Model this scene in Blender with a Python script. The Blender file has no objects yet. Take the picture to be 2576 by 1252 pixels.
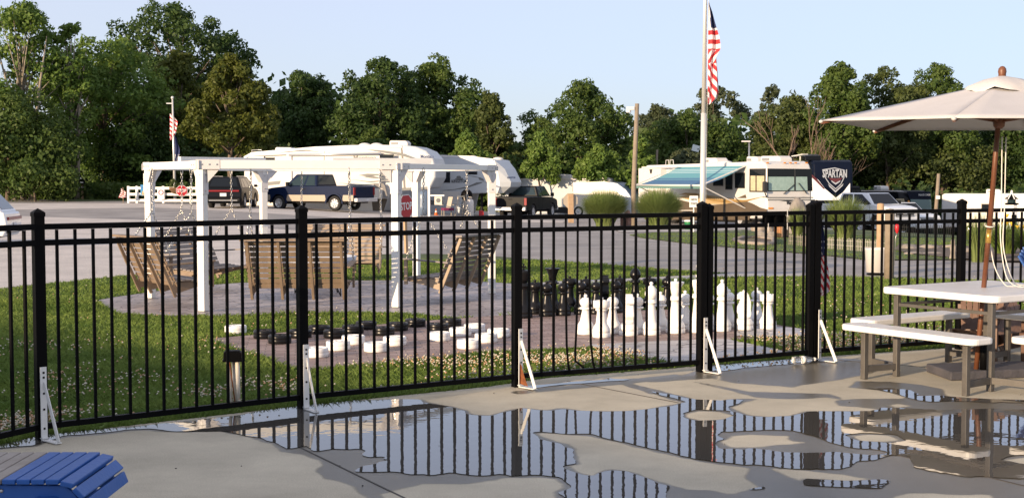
import bpy, bmesh, math, random
import numpy as np
from mathutils import Vector, Matrix
random.seed(7); rng = np.random.default_rng(7)
PI = math.pi; R = math.radians
sc = bpy.context.scene
col = sc.collection

# ---------------------------------------------------------------- camera
EYE = 1.62; FPX = 3300.0; PITCH = math.atan(171/3300)
cd = bpy.data.cameras.new('camera'); cam = bpy.data.objects.new('camera', cd); col.objects.link(cam)
cam.location = (0, 0, EYE); cam.rotation_euler = (PI/2-PITCH, 0, 0)
cd.sensor_width = 36; cd.lens = 36*FPX/2576; cd.clip_end = 3000; cd.clip_start = .05
sc.camera = cam
# ---------------------------------------------------------------- light
SUN_EL = 11.0; SUN_AZ = 225.0      # compass-like: measured clockwise from +Y
sc.world = bpy.data.worlds.new('World'); sc.world.use_nodes = True
nt = sc.world.node_tree; bg = nt.nodes['Background']
sky = nt.nodes.new('ShaderNodeTexSky'); sky.sky_type = 'NISHITA'; sky.sun_disc = False
sky.sun_elevation = R(SUN_EL); sky.sun_rotation = R(SUN_AZ); sky.air_density = 1.0; sky.dust_density = 1.0; sky.ozone_density = 8
hz = nt.nodes.new('ShaderNodeMix'); hz.data_type = 'RGBA'; hz.inputs[0].default_value = .62; hz.inputs[7].default_value = (3.35, 3.12, 2.95, 1)   # pale evening haze in the air
nt.links.new(sky.outputs[0], hz.inputs[6]); nt.links.new(hz.outputs[2], bg.inputs[0]); bg.inputs[1].default_value = 0.15
sd = bpy.data.lights.new('sun', 'SUN'); so = bpy.data.objects.new('sun', sd); col.objects.link(so)
sd.energy = 3.8; sd.angle = R(0.6); sd.color = (1.0, 0.75, 0.49)
sv = Vector((math.sin(R(SUN_AZ))*math.cos(R(SUN_EL)), math.cos(R(SUN_AZ))*math.cos(R(SUN_EL)), math.sin(R(SUN_EL))))
so.rotation_euler = sv.to_track_quat('Z', 'Y').to_euler()
sc.view_settings.view_transform = 'Standard'; sc.view_settings.look = 'None'
sc.view_settings.exposure = 1.0; sc.view_settings.gamma = 1
sc.cycles.max_bounces = 6; sc.cycles.transparent_max_bounces = 8

# ---------------------------------------------------------------- ground height and picture geometry
FENCE = [(-5.4, 3.1), (-3.75, 6.5), (-2.95, 8.16), (-1.49, 9.28), (.037, 10.28), (1.61, 11.1), (2.74, 11.8), (4.32, 12.6), (5.95, 13.4), (7.6, 14.1), (9.3, 14.7)]
FX = [p[0] for p in FENCE]; FYY = [p[1] for p in FENCE]
def smooth(t):
    t = np.clip(t, 0, 1); return t*t*(3-2*t)
AX = [-40, -15, -10, 1, 12, 20, 26, 40]; AY = [.5, .4, .2, -.4, -.52, -.95, -1.5, -1.7]
def g(x, y):
    x = np.asarray(x, float); y = np.asarray(y, float)
    d = (y-np.interp(x, FX, FYY))*.8
    a = sum(np.interp(x+o, AX, AY) for o in (-3, -1.5, 0, 1.5, 3))/5
    s = np.maximum(0, (y-25)/45.); s = np.minimum(np.sqrt(s*s+.005)-.0707, 1.7)
    return -.03 - .15*smooth(d/2.5) + a*s
def gz(x, y): return float(g(x, y))
FWD = (math.cos(PITCH), -math.sin(PITCH)); UPV = (math.sin(PITCH), math.cos(PITCH))
def ray(px, py):
    u = (px-1288)/FPX; v = (626-py)/FPX
    return (u, FWD[0]+v*UPV[0], FWD[1]+v*UPV[1])
def W(px, py, Y):
    r = ray(px, py); k = Y/r[1]; return Vector((r[0]*k, Y, EYE+r[2]*k))
def GP(px, py, z=None):
    r = ray(px, py)
    if z is not None:
        k = (z-EYE)/r[2]; return Vector((r[0]*k, r[1]*k, z))
    k0 = 2.0
    for i in range(4000):
        k = k0*1.004; 
        if EYE+r[2]*k < gz(r[0]*k, r[1]*k): break
        k0 = k
        if k > 400: break
    lo, hi = k0, k
    for i in range(20):
        m = (lo+hi)/2
        if EYE+r[2]*m < gz(r[0]*m, r[1]*m): hi = m
        else: lo = m
    return Vector((r[0]*lo, r[1]*lo, gz(r[0]*lo, r[1]*lo)))
def AT(px, Y):          # standing point on the ground below picture column px at distance Y
    x = (px-1288)/FPX*Y*1.0; return Vector((x, Y, gz(x, Y)))

# ---------------------------------------------------------------- materials
def rgb(r, g_, b): return tuple((c/255/12.92 if c/255 <= .04045 else ((c/255+.055)/1.055)**2.4) for c in (r, g_, b))+(1,)
MATS = {}
def mat(name, c, rough=.6, metal=0, var=.0, vs=3., c2=None, bump=0, bs=20., spec=.5, coat=0, trans=0, coord='Object', detail=4, alpha=1, sheen=0):
    m = bpy.data.materials.new(name); m.use_nodes = True; n = m.node_tree.nodes; l = m.node_tree.links
    b = n['Principled BSDF']; c = tuple(c)+(1,) if len(c) == 3 else c
    b.inputs['Base Color'].default_value = c; b.inputs['Roughness'].default_value = rough; b.inputs['Metallic'].default_value = metal
    b.inputs['Specular IOR Level'].default_value = spec; b.inputs['Coat Weight'].default_value = coat; b.inputs['Coat Roughness'].default_value = .06
    b.inputs['Transmission Weight'].default_value = trans; b.inputs['Alpha'].default_value = alpha
    tc = n.new('ShaderNodeTexCoord')
    if var or c2:
        t = n.new('ShaderNodeTexNoise'); t.inputs['Scale'].default_value = vs; t.inputs['Detail'].default_value = detail; t.inputs['Roughness'].default_value = .65
        l.new(tc.outputs[coord], t.inputs['Vector'])
        r = n.new('ShaderNodeValToRGB'); r.color_ramp.elements[0].position = .32; r.color_ramp.elements[1].position = .68
        if c2 is None:
            a = tuple(max(0, x*(1-var)) for x in c[:3])+(1,); d = tuple(min(1, x*(1+var)) for x in c[:3])+(1,)
        else: a, d = c, (tuple(c2)+(1,) if len(c2) == 3 else c2)
        r.color_ramp.elements[0].color = a; r.color_ramp.elements[1].color = d
        l.new(t.outputs['Fac'], r.inputs[0]); l.new(r.outputs[0], b.inputs['Base Color'])
    if bump:
        t2 = n.new('ShaderNodeTexNoise'); t2.inputs['Scale'].default_value = bs; t2.inputs['Detail'].default_value = 5
        l.new(tc.outputs[coord], t2.inputs['Vector'])
        bp = n.new('ShaderNodeBump'); bp.inputs['Strength'].default_value = bump; bp.inputs['Distance'].default_value = .02
        l.new(t2.outputs['Fac'], bp.inputs['Height']); l.new(bp.outputs[0], b.inputs['Normal'])
    MATS[name] = m; return m
def emis(m, c, s):
    b = m.node_tree.nodes['Principled BSDF']; b.inputs['Emission Color'].default_value = c; b.inputs['Emission Strength'].default_value = s

# ---------------------------------------------------------------- mesh helpers
class MB:
    def __init__(s): s.v = []; s.f = []; s.m = []; s.sm = []; s.M = None
    def add(s, vs, fs, mi=0, sm=False, M=None):
        o = len(s.v); M = M if M is not None else s.M
        if M is not None: vs = [M @ Vector(v) for v in vs]
        s.v += [tuple(v) for v in vs]; s.f += [tuple(i+o for i in f) for f in fs]; s.m += [mi]*len(fs); s.sm += [sm]*len(fs); return s
    def box(s, c, d, mi=0, rz=0, rx=0, ry=0, M=None):
        x, y, z = d[0]/2, d[1]/2, d[2]/2
        vs = [Vector((i*x, j*y, k*z)) for i in (-1, 1) for j in (-1, 1) for k in (-1, 1)]
        if rz or rx or ry:
            rm = Matrix.Rotation(rz, 3, 'Z') @ Matrix.Rotation(ry, 3, 'Y') @ Matrix.Rotation(rx, 3, 'X'); vs = [rm @ v for v in vs]
        vs = [v+Vector(c) for v in vs]
        return s.add(vs, [(0, 1, 3, 2), (4, 6, 7, 5), (0, 4, 5, 1), (2, 3, 7, 6), (0, 2, 6, 4), (1, 5, 7, 3)], mi, False, M)
    def beam(s, a, b, w, h, mi=0, up=(0, 0, 1), M=None):      # box from a to b, w across, h along up
        a = Vector(a); b = Vector(b); d = (b-a).normalized(); u = Vector(up)
        x = d.cross(u)
        if x.length < 1e-4: x = d.cross(Vector((0, 1, 0)))
        x.normalize(); u = x.cross(d)
        vs = [p+x*(i*w/2)+u*(j*h/2) for p in (a, b) for i, j in ((-1, -1), (1, -1), (1, 1), (-1, 1))]
        return s.add(vs, [(3, 2, 1, 0), (4, 5, 6, 7), (0, 1, 5, 4), (1, 2, 6, 5), (2, 3, 7, 6), (3, 0, 4, 7)], mi, False, M)
    def prism(s, poly, t, mi=0, axis='y', o=(0, 0, 0), M=None, sm=False, taper=None):   # poly (a,b) extruded by t along axis, centred
        n = len(poly); vs = []
        for k, q in enumerate((-t/2, t/2)):
            for (a, b) in poly:
                p = {'y': (a, q, b), 'x': (q, a, b), 'z': (a, b, q)}[axis]; vs.append(Vector(p)+Vector(o))
        fs = [tuple(range(n)), tuple(range(2*n-1, n-1, -1))]+[(i, i+n, (i+1) % n+n, (i+1) % n) for i in range(n)]
        s.add(vs, fs[:2], mi, False, M); o2 = len(s.v)-2*n
        s.f += [tuple(i+o2 for i in f) for f in fs[2:]]; s.m += [mi]*n; s.sm += [sm]*n; return s
    def tube(s, pts, r, n=8, mi=0, cap=True, M=None, sm=True):
        pts = [Vector(p) for p in pts]; rs = r if isinstance(r, (list, tuple)) else [r]*len(pts)
        vs = []; u = None
        for i, p in enumerate(pts):
            d = (pts[min(i+1, len(pts)-1)]-pts[max(i-1, 0)])
            if d.length < 1e-9: d = Vector((0, 0, 1))
            d.normalize()
            if u is None: u = d.orthogonal().normalized()
            else:
                u = u-d*u.dot(d)
                u = u.normalized() if u.length > 1e-6 else d.orthogonal().normalized()
            w = d.cross(u)
            vs += [p+(u*math.cos(2*PI*k/n)+w*math.sin(2*PI*k/n))*rs[i] for k in range(n)]
        m = len(pts); fs = [(i*n+k, i*n+(k+1) % n, (i+1)*n+(k+1) % n, (i+1)*n+k) for i in range(m-1) for k in range(n)]
        s.add(vs, fs, mi, sm, M)
        if cap: o = len(s.v)-len(vs); s.f += [tuple(o+k for k in range(n))[::-1], tuple(o+(m-1)*n+k for k in range(n))]; s.m += [mi]*2; s.sm += [False]*2
        return s
    def lathe(s, prof, n=20, mi=0, o=(0, 0, 0), M=None, sm=True, axis='z', ph=0, cap=True):
        vs = []
        for (r, z) in prof:
            for k in range(n):
                a = 2*PI*(k+ph)/n; x, y = r*math.cos(a), r*math.sin(a)
                p = {'z': (x, y, z), 'y': (x, z, y), 'x': (z, x, y)}[axis]; vs.append(Vector(p)+Vector(o))
        m = len(prof); fs = [(i*n+k, i*n+(k+1) % n, (i+1)*n+(k+1) % n, (i+1)*n+k) for i in range(m-1) for k in range(n)]
        if axis == 'y': fs = [f[::-1] for f in fs]
        s.add(vs, fs, mi, sm, M); ob = len(s.v)-len(vs)
        for e, i in ((prof[0], 0), (prof[-1], m-1)):
            if cap and e[0] > 1e-5:
                f = tuple(ob+i*n+k for k in range(n)); s.f.append(f[::-1] if i == 0 else f); s.m.append(mi); s.sm.append(False)
        return s
    def ball(s, c, r, n=10, mi=0, M=None):
        rr = r if isinstance(r, (tuple, list)) else (r, r, r); k = max(4, n//2+1)
        pr = [(max(1e-6, math.sin(PI*i/k)), -math.cos(PI*i/k)) for i in range(k+1)]
        T = Matrix.Translation(Vector(c)) @ Matrix.Diagonal((rr[0], rr[1], rr[2], 1))
        if M is not None: T = M @ T
        elif s.M is not None: T = s.M @ T
        return s.lathe(pr, n, mi, M=T)
    def build(s, name, mats, parent=None, bevel=0, M=None, seg=2):
        me = bpy.data.meshes.new(name); me.from_pydata(s.v, [], s.f)
        mats = mats if isinstance(mats, (list, tuple)) else [mats]
        for x in mats: me.materials.append(x if not isinstance(x, str) else MATS[x])
        me.polygons.foreach_set('material_index', s.m); me.polygons.foreach_set('use_smooth', s.sm)
        bm = bmesh.new(); bm.from_mesh(me); bmesh.ops.recalc_face_normals(bm, faces=bm.faces)
        if bevel:
            es = [e for e in bm.edges if len(e.link_faces) == 2 and e.calc_face_angle(0) > .6]
            try: bmesh.ops.bevel(bm, geom=es, offset=bevel, segments=seg, profile=.5, affect='EDGES', clamp_overlap=True)
            except Exception: pass
        bm.to_mesh(me); bm.free(); me.update()
        o = bpy.data.objects.new(name, me); col.objects.link(o)
        if parent is not None: o.parent = parent
        return o
def tag(o, label=None, cat=None, group=None, kind=None):
    if label: o['label'] = label
    if cat: o['category'] = cat
    if group: o['group'] = group
    if kind: o['kind'] = kind
    return o
def thing(name, label, cat, loc=(0, 0, 0), rz=0, group=None):
    o = bpy.data.objects.new(name, None); col.objects.link(o); o.location = loc; o.rotation_euler = (0, 0, rz)
    o.empty_display_size = .1
    return tag(o, label, cat, group)
def dup(o, parent=None, loc=None, rz=None, label=None, scale=None):
    c = o.copy(); col.objects.link(c); c.parent = parent
    if loc is not None: c.location = loc
    if rz is not None: c.rotation_euler = (0, 0, rz)
    if scale is not None: c.scale = scale
    if label: c['label'] = label
    for ch in list(o.children): dup(ch, c)
    return c
def raw(name, V, F, mats, parent=None, mi=None, smooth_=False, uv=None):    # numpy mesh of quads or triangles
    me = bpy.data.meshes.new(name); V = np.asarray(V, np.float32); F = np.asarray(F, np.int32); k = F.shape[1]
    me.vertices.add(len(V)); me.vertices.foreach_set('co', V.ravel())
    me.loops.add(F.size); me.loops.foreach_set('vertex_index', F.ravel())
    me.polygons.add(len(F)); me.polygons.foreach_set('loop_start', np.arange(0, F.size, k, dtype=np.int32)); me.polygons.foreach_set('loop_total', np.full(len(F), k, np.int32))
    for x in (mats if isinstance(mats, (list, tuple)) else [mats]): me.materials.append(MATS[x])
    if mi is not None: me.polygons.foreach_set('material_index', np.asarray(mi, np.int32))
    if smooth_: me.polygons.foreach_set('use_smooth', np.ones(len(F), bool))
    me.update(calc_edges=True)
    o = bpy.data.objects.new(name, me); col.objects.link(o)
    if parent is not None: o.parent = parent
    return o
FONT = None
def text(s, size, M, m, parent, name='lettering', ext=.004, w=None, bold=.0, sh=0, align='CENTER'):
    c = bpy.data.curves.new('t', 'FONT'); c.body = s; c.size = size; c.extrude = ext; c.offset = bold; c.shear = sh
    c.align_x = align; c.align_y = 'CENTER'; c.resolution_u = 2
    o = bpy.data.objects.new('t', c); col.objects.link(o); bpy.context.view_layer.update()
    me = bpy.data.meshes.new_from_object(o.evaluated_get(bpy.context.evaluated_depsgraph_get())); bpy.data.objects.remove(o)
    xs = [v.co.x for v in me.vertices]
    if w and xs:
        k = w/(max(xs)-min(xs)); me.transform(Matrix.Diagonal((k, 1, 1, 1)))
    me.transform(M); me.materials.clear(); me.materials.append(MATS[m]); me.name = name
    ob = bpy.data.objects.new(name, me); col.objects.link(ob); ob.parent = parent
    return ob
def sdf(poly, X, Y):
    P = np.array([(p[0], p[1]) for p in poly], float); d = np.full(X.shape, 1e9); ins = np.zeros(X.shape, bool); n = len(P)
    for i in range(n):
        a = P[i]; b = P[(i+1) % n]; e = b-a; L = e@e+1e-12
        t = np.clip(((X-a[0])*e[0]+(Y-a[1])*e[1])/L, 0, 1)
        d = np.minimum(d, np.hypot(X-a[0]-t*e[0], Y-a[1]-t*e[1]))
        c = (a[1] > Y) != (b[1] > Y)
        with np.errstate(divide='ignore', invalid='ignore'):
            xi = a[0]+(Y-a[1])*e[0]/(e[1] if abs(e[1]) > 1e-12 else 1e-12)
        ins ^= c & (X < xi)
    return np.where(ins, -d, d)
def vnoise(X, Y, s, seed=0):
    x = X*s; y = Y*s; xi = np.floor(x).astype(int); yi = np.floor(y).astype(int); fx = x-xi; fy = y-yi; fx = fx*fx*(3-2*fx); fy = fy*fy*(3-2*fy)
    def h(a, b):
        n = (a*374761393+b*668265263+seed*1442695) & 0x7fffffff; n = ((n ^ (n >> 13))*1274126177) & 0x7fffffff; return ((n ^ (n >> 16)) & 0xffff)/65535.
    return (h(xi, yi)*(1-fx)+h(xi+1, yi)*fx)*(1-fy)+(h(xi, yi+1)*(1-fx)+h(xi+1, yi+1)*fx)*fy
def fbm(X, Y, s, seed=0, o=4):
    r = 0; a = .5
    for i in range(o): r = r+a*(vnoise(X, Y, s*2**i, seed+i)-.5); a *= .5
    return r
def field_sheet(name, x0, x1, y0, y1, res, fn, zf, mats, parent=None, side=0):   # marching-squares sheet where fn < 0
    x0 = math.floor(x0/res)*res; y0 = math.floor(y0/res)*res
    xs = np.arange(x0, x1+res, res); ys = np.arange(y0, y1+res, res); X, Y = np.meshgrid(xs, ys, indexing='ij'); F = fn(X, Y)
    ins = F < 0; nx, ny = X.shape; idx = -np.ones((nx, ny), int); ids = np.argwhere(ins); idx[ins] = np.arange(len(ids))
    V = [(float(X[i, j]), float(Y[i, j])) for i, j in ids]; faces = []; cache = {}
    c = ins[:-1, :-1].astype(int)+ins[1:, :-1]+ins[1:, 1:]+ins[:-1, 1:]
    def cross(p, q):
        k = (p, q) if p < q else (q, p)
        if k not in cache:
            a, b = F[p], F[q]; t = a/(a-b); V.append((float(X[p]+t*(X[q]-X[p])), float(Y[p]+t*(Y[q]-Y[p])))); cache[k] = len(V)-1
        return cache[k]
    for i, j in np.argwhere(c > 0):
        q = [(i, j), (i+1, j), (i+1, j+1), (i, j+1)]; q = [(int(a), int(b)) for a, b in q]
        if c[i, j] == 4: faces.append([int(idx[p]) for p in q]); continue
        f = []
        for k in range(4):
            p, r = q[k], q[(k+1) % 4]
            if ins[p]: f.append(int(idx[p]))
            if ins[p] != ins[r]: f.append(cross(p, r))
        if len(f) >= 3: faces.append(f)
    A = np.array(V); Z = zf(A[:, 0], A[:, 1]) if len(A) else []
    me = bpy.data.meshes.new(name); me.from_pydata([(a, b, float(z)) for (a, b), z in zip(V, Z)], [], faces)
    for m in (mats if isinstance(mats, (list, tuple)) else [mats]): me.materials.append(MATS[m])
    me.polygons.foreach_set('use_smooth', np.ones(len(me.polygons), bool)); me.update()
    o = bpy.data.objects.new(name, me); col.objects.link(o)
    if parent is not None: o.parent = parent
    return o
def sheet(name, poly, dz, res, m, wob=0, ws=1., label=None, base=g):
    P = [tuple(p[:2]) for p in poly]; xs = [p[0] for p in P]; ys = [p[1] for p in P]
    def fn(X, Y):
        d = sdf(P, X, Y)
        return d+wob*fbm(X, Y, ws, len(name)) if wob else d
    o = field_sheet(name, min(xs)-.3, max(xs)+.3, min(ys)-.3, max(ys)+.3, res, fn, lambda a, b: base(a, b)+dz, m)
    return tag(o, kind='structure')
# ================================================================ SETTING
def N(m): return MATS[m].node_tree
mat('grass_soil', (.045, .075, .018), .9, var=.0, c2=(.085, .115, .03), vs=1.3, bump=.5, bs=40)
mat('asphalt', (.19, .18, .175), .85, c2=(.36, .34, .325), vs=.45, bump=.25, bs=60, detail=8)
mat('gravel', (.42, .39, .36), .9, c2=(.60, .55, .51), vs=.8, bump=.8, bs=18, detail=10)
mat('walk', (.36, .34, .33), .8, c2=(.47, .45, .43), vs=1.2, bump=.2, bs=40, detail=6)
mat('earth', (.09, .07, .05), .9, c2=(.16, .12, .09), vs=4, bump=.5, bs=20)
mat('dark_gravel', (.10, .095, .09), .9, c2=(.2, .19, .18), vs=3, bump=.6, bs=25)

def stone_mat(name, kind, ca, cb, cm, sc_, rough=.55, bump=.5, mortar=.02):
    m = mat(name, ca, rough); t = m.node_tree; n = t.nodes; l = t.links; b = n['Principled BSDF']
    tc = n.new('ShaderNodeTexCoord'); mp = n.new('ShaderNodeMapping'); l.new(tc.outputs['Object'], mp.inputs[0])
    no = n.new('ShaderNodeTexNoise'); no.inputs['Scale'].default_value = 1.1; no.inputs['Detail'].default_value = 8; l.new(tc.outputs['Object'], no.inputs[0])
    nf = n.new('ShaderNodeTexNoise'); nf.inputs['Scale'].default_value = 60; nf.inputs['Detail'].default_value = 4; l.new(tc.outputs['Object'], nf.inputs[0])
    if kind == 'brick':
        mp.inputs['Rotation'].default_value[2] = R(-9)
        br = n.new('ShaderNodeTexBrick'); br.inputs['Scale'].default_value = sc_; br.inputs['Mortar Size'].default_value = mortar
        br.inputs['Brick Width'].default_value = .5; br.inputs['Row Height'].default_value = .25; br.inputs['Bias'].default_value = 0
        br.inputs['Color1'].default_value = ca+(1,); br.inputs['Color2'].default_value = cb+(1,); br.inputs['Mortar'].default_value = cm+(1,)
        l.new(mp.outputs[0], br.inputs[0]); colr = br.outputs[0]; hgt = br.outputs['Fac']; inv = True
    else:
        wn = n.new('ShaderNodeTexNoise'); wn.inputs['Scale'].default_value = 2.5; l.new(tc.outputs['Object'], wn.inputs[0])
        ad = n.new('ShaderNodeVectorMath'); ad.operation = 'MULTIPLY_ADD'; ad.inputs[1].default_value = (.25, .25, .25); l.new(wn.outputs['Color'], ad.inputs[0]); l.new(mp.outputs[0], ad.inputs[2])
        v1 = n.new('ShaderNodeTexVoronoi'); v1.feature = 'DISTANCE_TO_EDGE'; v1.inputs['Scale'].default_value = sc_; l.new(ad.outputs[0], v1.inputs[0])
        v2 = n.new('ShaderNodeTexVoronoi'); v2.inputs['Scale'].default_value = sc_; l.new(ad.outputs[0], v2.inputs[0])
        r1 = n.new('ShaderNodeValToRGB'); r1.color_ramp.elements[0].position = mortar; r1.color_ramp.elements[1].position = mortar*2.6; l.new(v1.outputs[0], r1.inputs[0])
        sp = n.new('ShaderNodeSeparateColor'); l.new(v2.outputs['Color'], sp.inputs[0])
        mx0 = n.new('ShaderNodeMix'); mx0.data_type = 'RGBA'; mx0.inputs[6].default_value = ca+(1,); mx0.inputs[7].default_value = cb+(1,); l.new(sp.outputs[0], mx0.inputs[0])
        mx = n.new('ShaderNodeMix'); mx.data_type = 'RGBA'; l.new(r1.outputs[0], mx.inputs[0]); mx.inputs[6].default_value = cm+(1,); l.new(mx0.outputs[2], mx.inputs[7]); colr = mx.outputs[2]; hgt = r1.outputs[0]; inv = False
    rr = n.new('ShaderNodeMapRange'); rr.inputs[1].default_value = .3; rr.inputs[2].default_value = .7; rr.inputs[3].default_value = .72; rr.inputs[4].default_value = 1.25; l.new(no.outputs[0], rr.inputs[0])
    mm = n.new('ShaderNodeVectorMath'); mm.operation = 'SCALE'; l.new(colr, mm.inputs[0]); l.new(rr.outputs[0], mm.inputs['Scale']); l.new(mm.outputs[0], b.inputs['Base Color'])
    ma = n.new('ShaderNodeMath'); ma.operation = 'MULTIPLY_ADD'; ma.inputs[1].default_value = -1 if inv else 1; l.new(hgt, ma.inputs[0]); l.new(nf.outputs[0], ma.inputs[2])
    bp = n.new('ShaderNodeBump'); bp.inputs['Strength'].default_value = bump; bp.inputs['Distance'].default_value = .012; l.new(ma.outputs[0], bp.inputs['Height']); l.new(bp.outputs[0], b.inputs['Normal'])
stone_mat('stamped', 'v', (.31, .28, .285), (.40, .36, .36), (.17, .15, .155), 3.2, .5, .6, .018)
stone_mat('paver', 'brick', (.24, .165, .145), (.36, .27, .24), (.12, .10, .09), 2.4, .7, .5, .012)
stone_mat('flagstone', 'v', (.36, .35, .36), (.45, .43, .42), (.12, .11, .11), 2.2, .5, .6, .012)

# ---- base ground, one sheet to the horizon
gx = np.concatenate([[-900, -500, -250, -120, -80], np.arange(-60, -12, 2.), np.arange(-12, 12, .25), np.arange(12, 60, 2.), [60, 80, 120, 250, 500, 900]])
gy = np.concatenate([[-400, -150, -60, -30, -12, 0, 3], np.arange(4, 26, .25), np.arange(26, 110, 1.), [110, 120, 140, 200, 350, 700, 1500]])
GXX, GYY = np.meshgrid(gx, gy, indexing='ij'); GZZ = g(GXX, GYY)
V = np.stack([GXX.ravel(), GYY.ravel(), GZZ.ravel()], 1); nx, ny = GXX.shape; I = np.arange(nx*ny).reshape(nx, ny)
F = np.stack([I[:-1, :-1].ravel(), I[1:, :-1].ravel(), I[1:, 1:].ravel(), I[:-1, 1:].ravel()], 1)
tag(raw('ground', V, F, 'grass_soil', smooth_=True), kind='structure')

# ---- paved surfaces (outlines read off as ground points)
L1 = [(-500, 800), (-250, 765), (0, 727), (240, 702), (400, 685), (610, 672), (760, 656), (940, 641), (1040, 638), (1150, 640), (1250, 645), (1500, 664), (1700, 680), (1850, 690), (1990, 692), (2185, 699), (2400, 703), (2600, 708), (3000, 716)]
l1 = [GP(*p) for p in L1]
lot = [tuple(p[:2]) for p in l1]+[(60, l1[-1].y+3), (75, 100), (30, 100), (8, 96), (-6, 92), (-14, 88), (-40, 84), (-60, 80), (-60, l1[0].y+2)]
o = sheet('parking_lot', lot, .006, 1.0, 'asphalt', .12, .7)
gr = [GP(*p) for p in L1[:9]]+[GP(*p) for p in [(1060, 610), (860, 588), (640, 572), (479, 557), (300, 552), (64, 545), (-200, 540), (-500, 536)]]
sheet('gravel_drive', gr, .012, .5, 'gravel', .35, .8)
sheet('road_shoulder', [GP(*p) for p in [(-60, 512), (335, 511.5), (640, 523), (940, 539), (1250, 550), (1420, 556), (1420, 561), (1250, 560), (900, 552), (600, 533), (380, 523), (-60, 530)]], .014, .5, 'gravel', .5, .5)
md = [GP(*p) for p in [(110, 503.5), (206, 500), (330, 500.5), (520, 501), (640, 507), (560, 512), (400, 508), (300, 506), (160, 507)]]
sheet('verge', md, .02, .5, 'grass_soil', .2, .5)
cw = [GP(*p) for p in [(1548, 579), (1760, 574), (2100, 572), (2100, 580), (1790, 584), (1560, 586)]]
sheet('sidewalk', cw, .03, .5, 'walk')
wl = [GP(*p) for p in [(1583, 592), (1650, 586), (1790, 581), (2060, 578), (2300, 585), (2480, 600), (2576, 612), (2700, 640), (2420, 655), (2290, 655), (2200, 657), (2060, 642), (1900, 629), (1725, 613), (1620, 600)]]
GI = [tuple(p[:2]) for p in wl]
sheet('grass_island', wl, .03, .3, 'grass_soil', .15, 1.)
fb = [GP(*p) for p in [(2262, 617), (2420, 622), (2640, 632), (2640, 662), (2500, 661), (2390, 652), (2290, 642), (2250, 632)]]
sheet('planting_bed', fb, .05, .25, 'earth', .1, 1.5)
cs = [GP(*p) for p in [(1290, 716), (1420, 707), (1560, 702), (1850, 687.5), (2090, 690), (2090, 695), (1850, 697), (1600, 708), (1440, 716), (1290, 727)]]
sheet('walkway', cs, .008, .25, 'walk')
HC = [GP(x, y) for x, y in [(240, 757), (300, 790), (420, 797), (600, 796), (760, 789), (900, 786), (1010, 789), (1130, 800), (1215, 800), (1300, 792), (1300, 715), (1200, 709), (1000, 706), (850, 707), (610, 712), (480, 722), (400, 733), (300, 747)]]
sheet('swing_patio', HC, .012, .25, 'stamped')
BD = [GP(x, y) for x, y in [(520, 855), (560, 852), (800, 832), (1000, 815), (1210, 799), (1330, 793), (1450, 788), (1700, 780), (2030, 832), (2030, 850), (1830, 858), (1620, 868), (1400, 880), (1180, 897), (950, 922), (760, 938), (640, 897)]]
sheet('paver_court', BD, .018, .2, 'paver')
gp_ = [GP(x, y) for x, y in [(1475, 872), (1620, 864), (1830, 856), (1905, 872), (2003, 897), (1900, 910), (1790, 918), (1710, 924), (1640, 910), (1575, 893)]]
sheet('gate_path', gp_, .024, .2, 'flagstone')
sheet('court_apron', [GP(x, y) for x, y in [(1850, 833), (1905, 824), (2035, 832), (2040, 848), (1950, 853), (1850, 850)]], .028, .2, 'flagstone')

# ---- pool deck slab, with a wetness attribute and puddles on it
def z6(x, y): return (1278+x*.504, 894.6+y*.504)
def z3(x, y): return (511+x*.4389, 702.9+y*.4389)
def dk(L): return [tuple(GP(x, y, 0)[:2]) for x, y in L]
EDGE = [(-6, 2.2), (-3.85, 6.5), (-3.02, 8.28), (-1.5, 9.42), (-.2, 10.28), (.3, 10.75), (1.6, 11.42), (2.74, 12.0), (4.3, 12.72), (5.9, 13.5), (9.3, 14.9)]
DECK = EDGE+[(14, 16), (14, -9), (-9, -9), (-9, -1)]
WET = dk([(-60, 1142), (0, 1104), (73, 1089), (122, 1083), (240, 1077), (343, 1071), (573, 1046), (774, 1013), (871, 1007), (989, 1002), (1060, 1004), (1082, 1012), (1125, 1019), (1169, 1028.6), (1191, 1041), (1231, 1043)]
  + [z6(*p) for p in [(0, 270), (60, 258), (120, 262), (200, 270), (240, 260), (300, 262), (370, 272), (480, 275), (600, 275), (700, 262), (830, 240), (860, 232), (780, 205), (700, 187), (640, 160), (540, 131), (470, 112), (500, 108), (560, 124), (700, 172), (760, 178), (850, 200), (930, 216), (1060, 222), (1100, 215), (1190, 212), (1250, 216), (1180, 232), (1120, 258), (1150, 275), (1200, 295), (1290, 302), (1400, 298), (1480, 275), (1600, 275), (1800, 275), (1835, 265), (1740, 255), (1650, 250), (1635, 222), (1720, 214), (1990, 212), (1930, 190), (1850, 172), (1700, 158), (1740, 125), (1900, 128), (2050, 142), (2170, 165), (2190, 200), (2400, 214), (2700, 222), (3000, 240), (3000, 1000), (250, 1000)]]
  + [(1278, 1420), (1120, 1420), (928, 1262), (897, 1230), (862, 1212), (818, 1203), (796, 1183), (809, 1168), (801, 1157), (757, 1142), (708, 1135), (678, 1113), (686, 1121), (651, 1107), (602, 1094), (553, 1085), (421, 1087), (367, 1082), (323, 1084), (245, 1094), (167, 1099), (122, 1112), (88, 1124), (0, 1129), (-60, 1172)])
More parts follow.
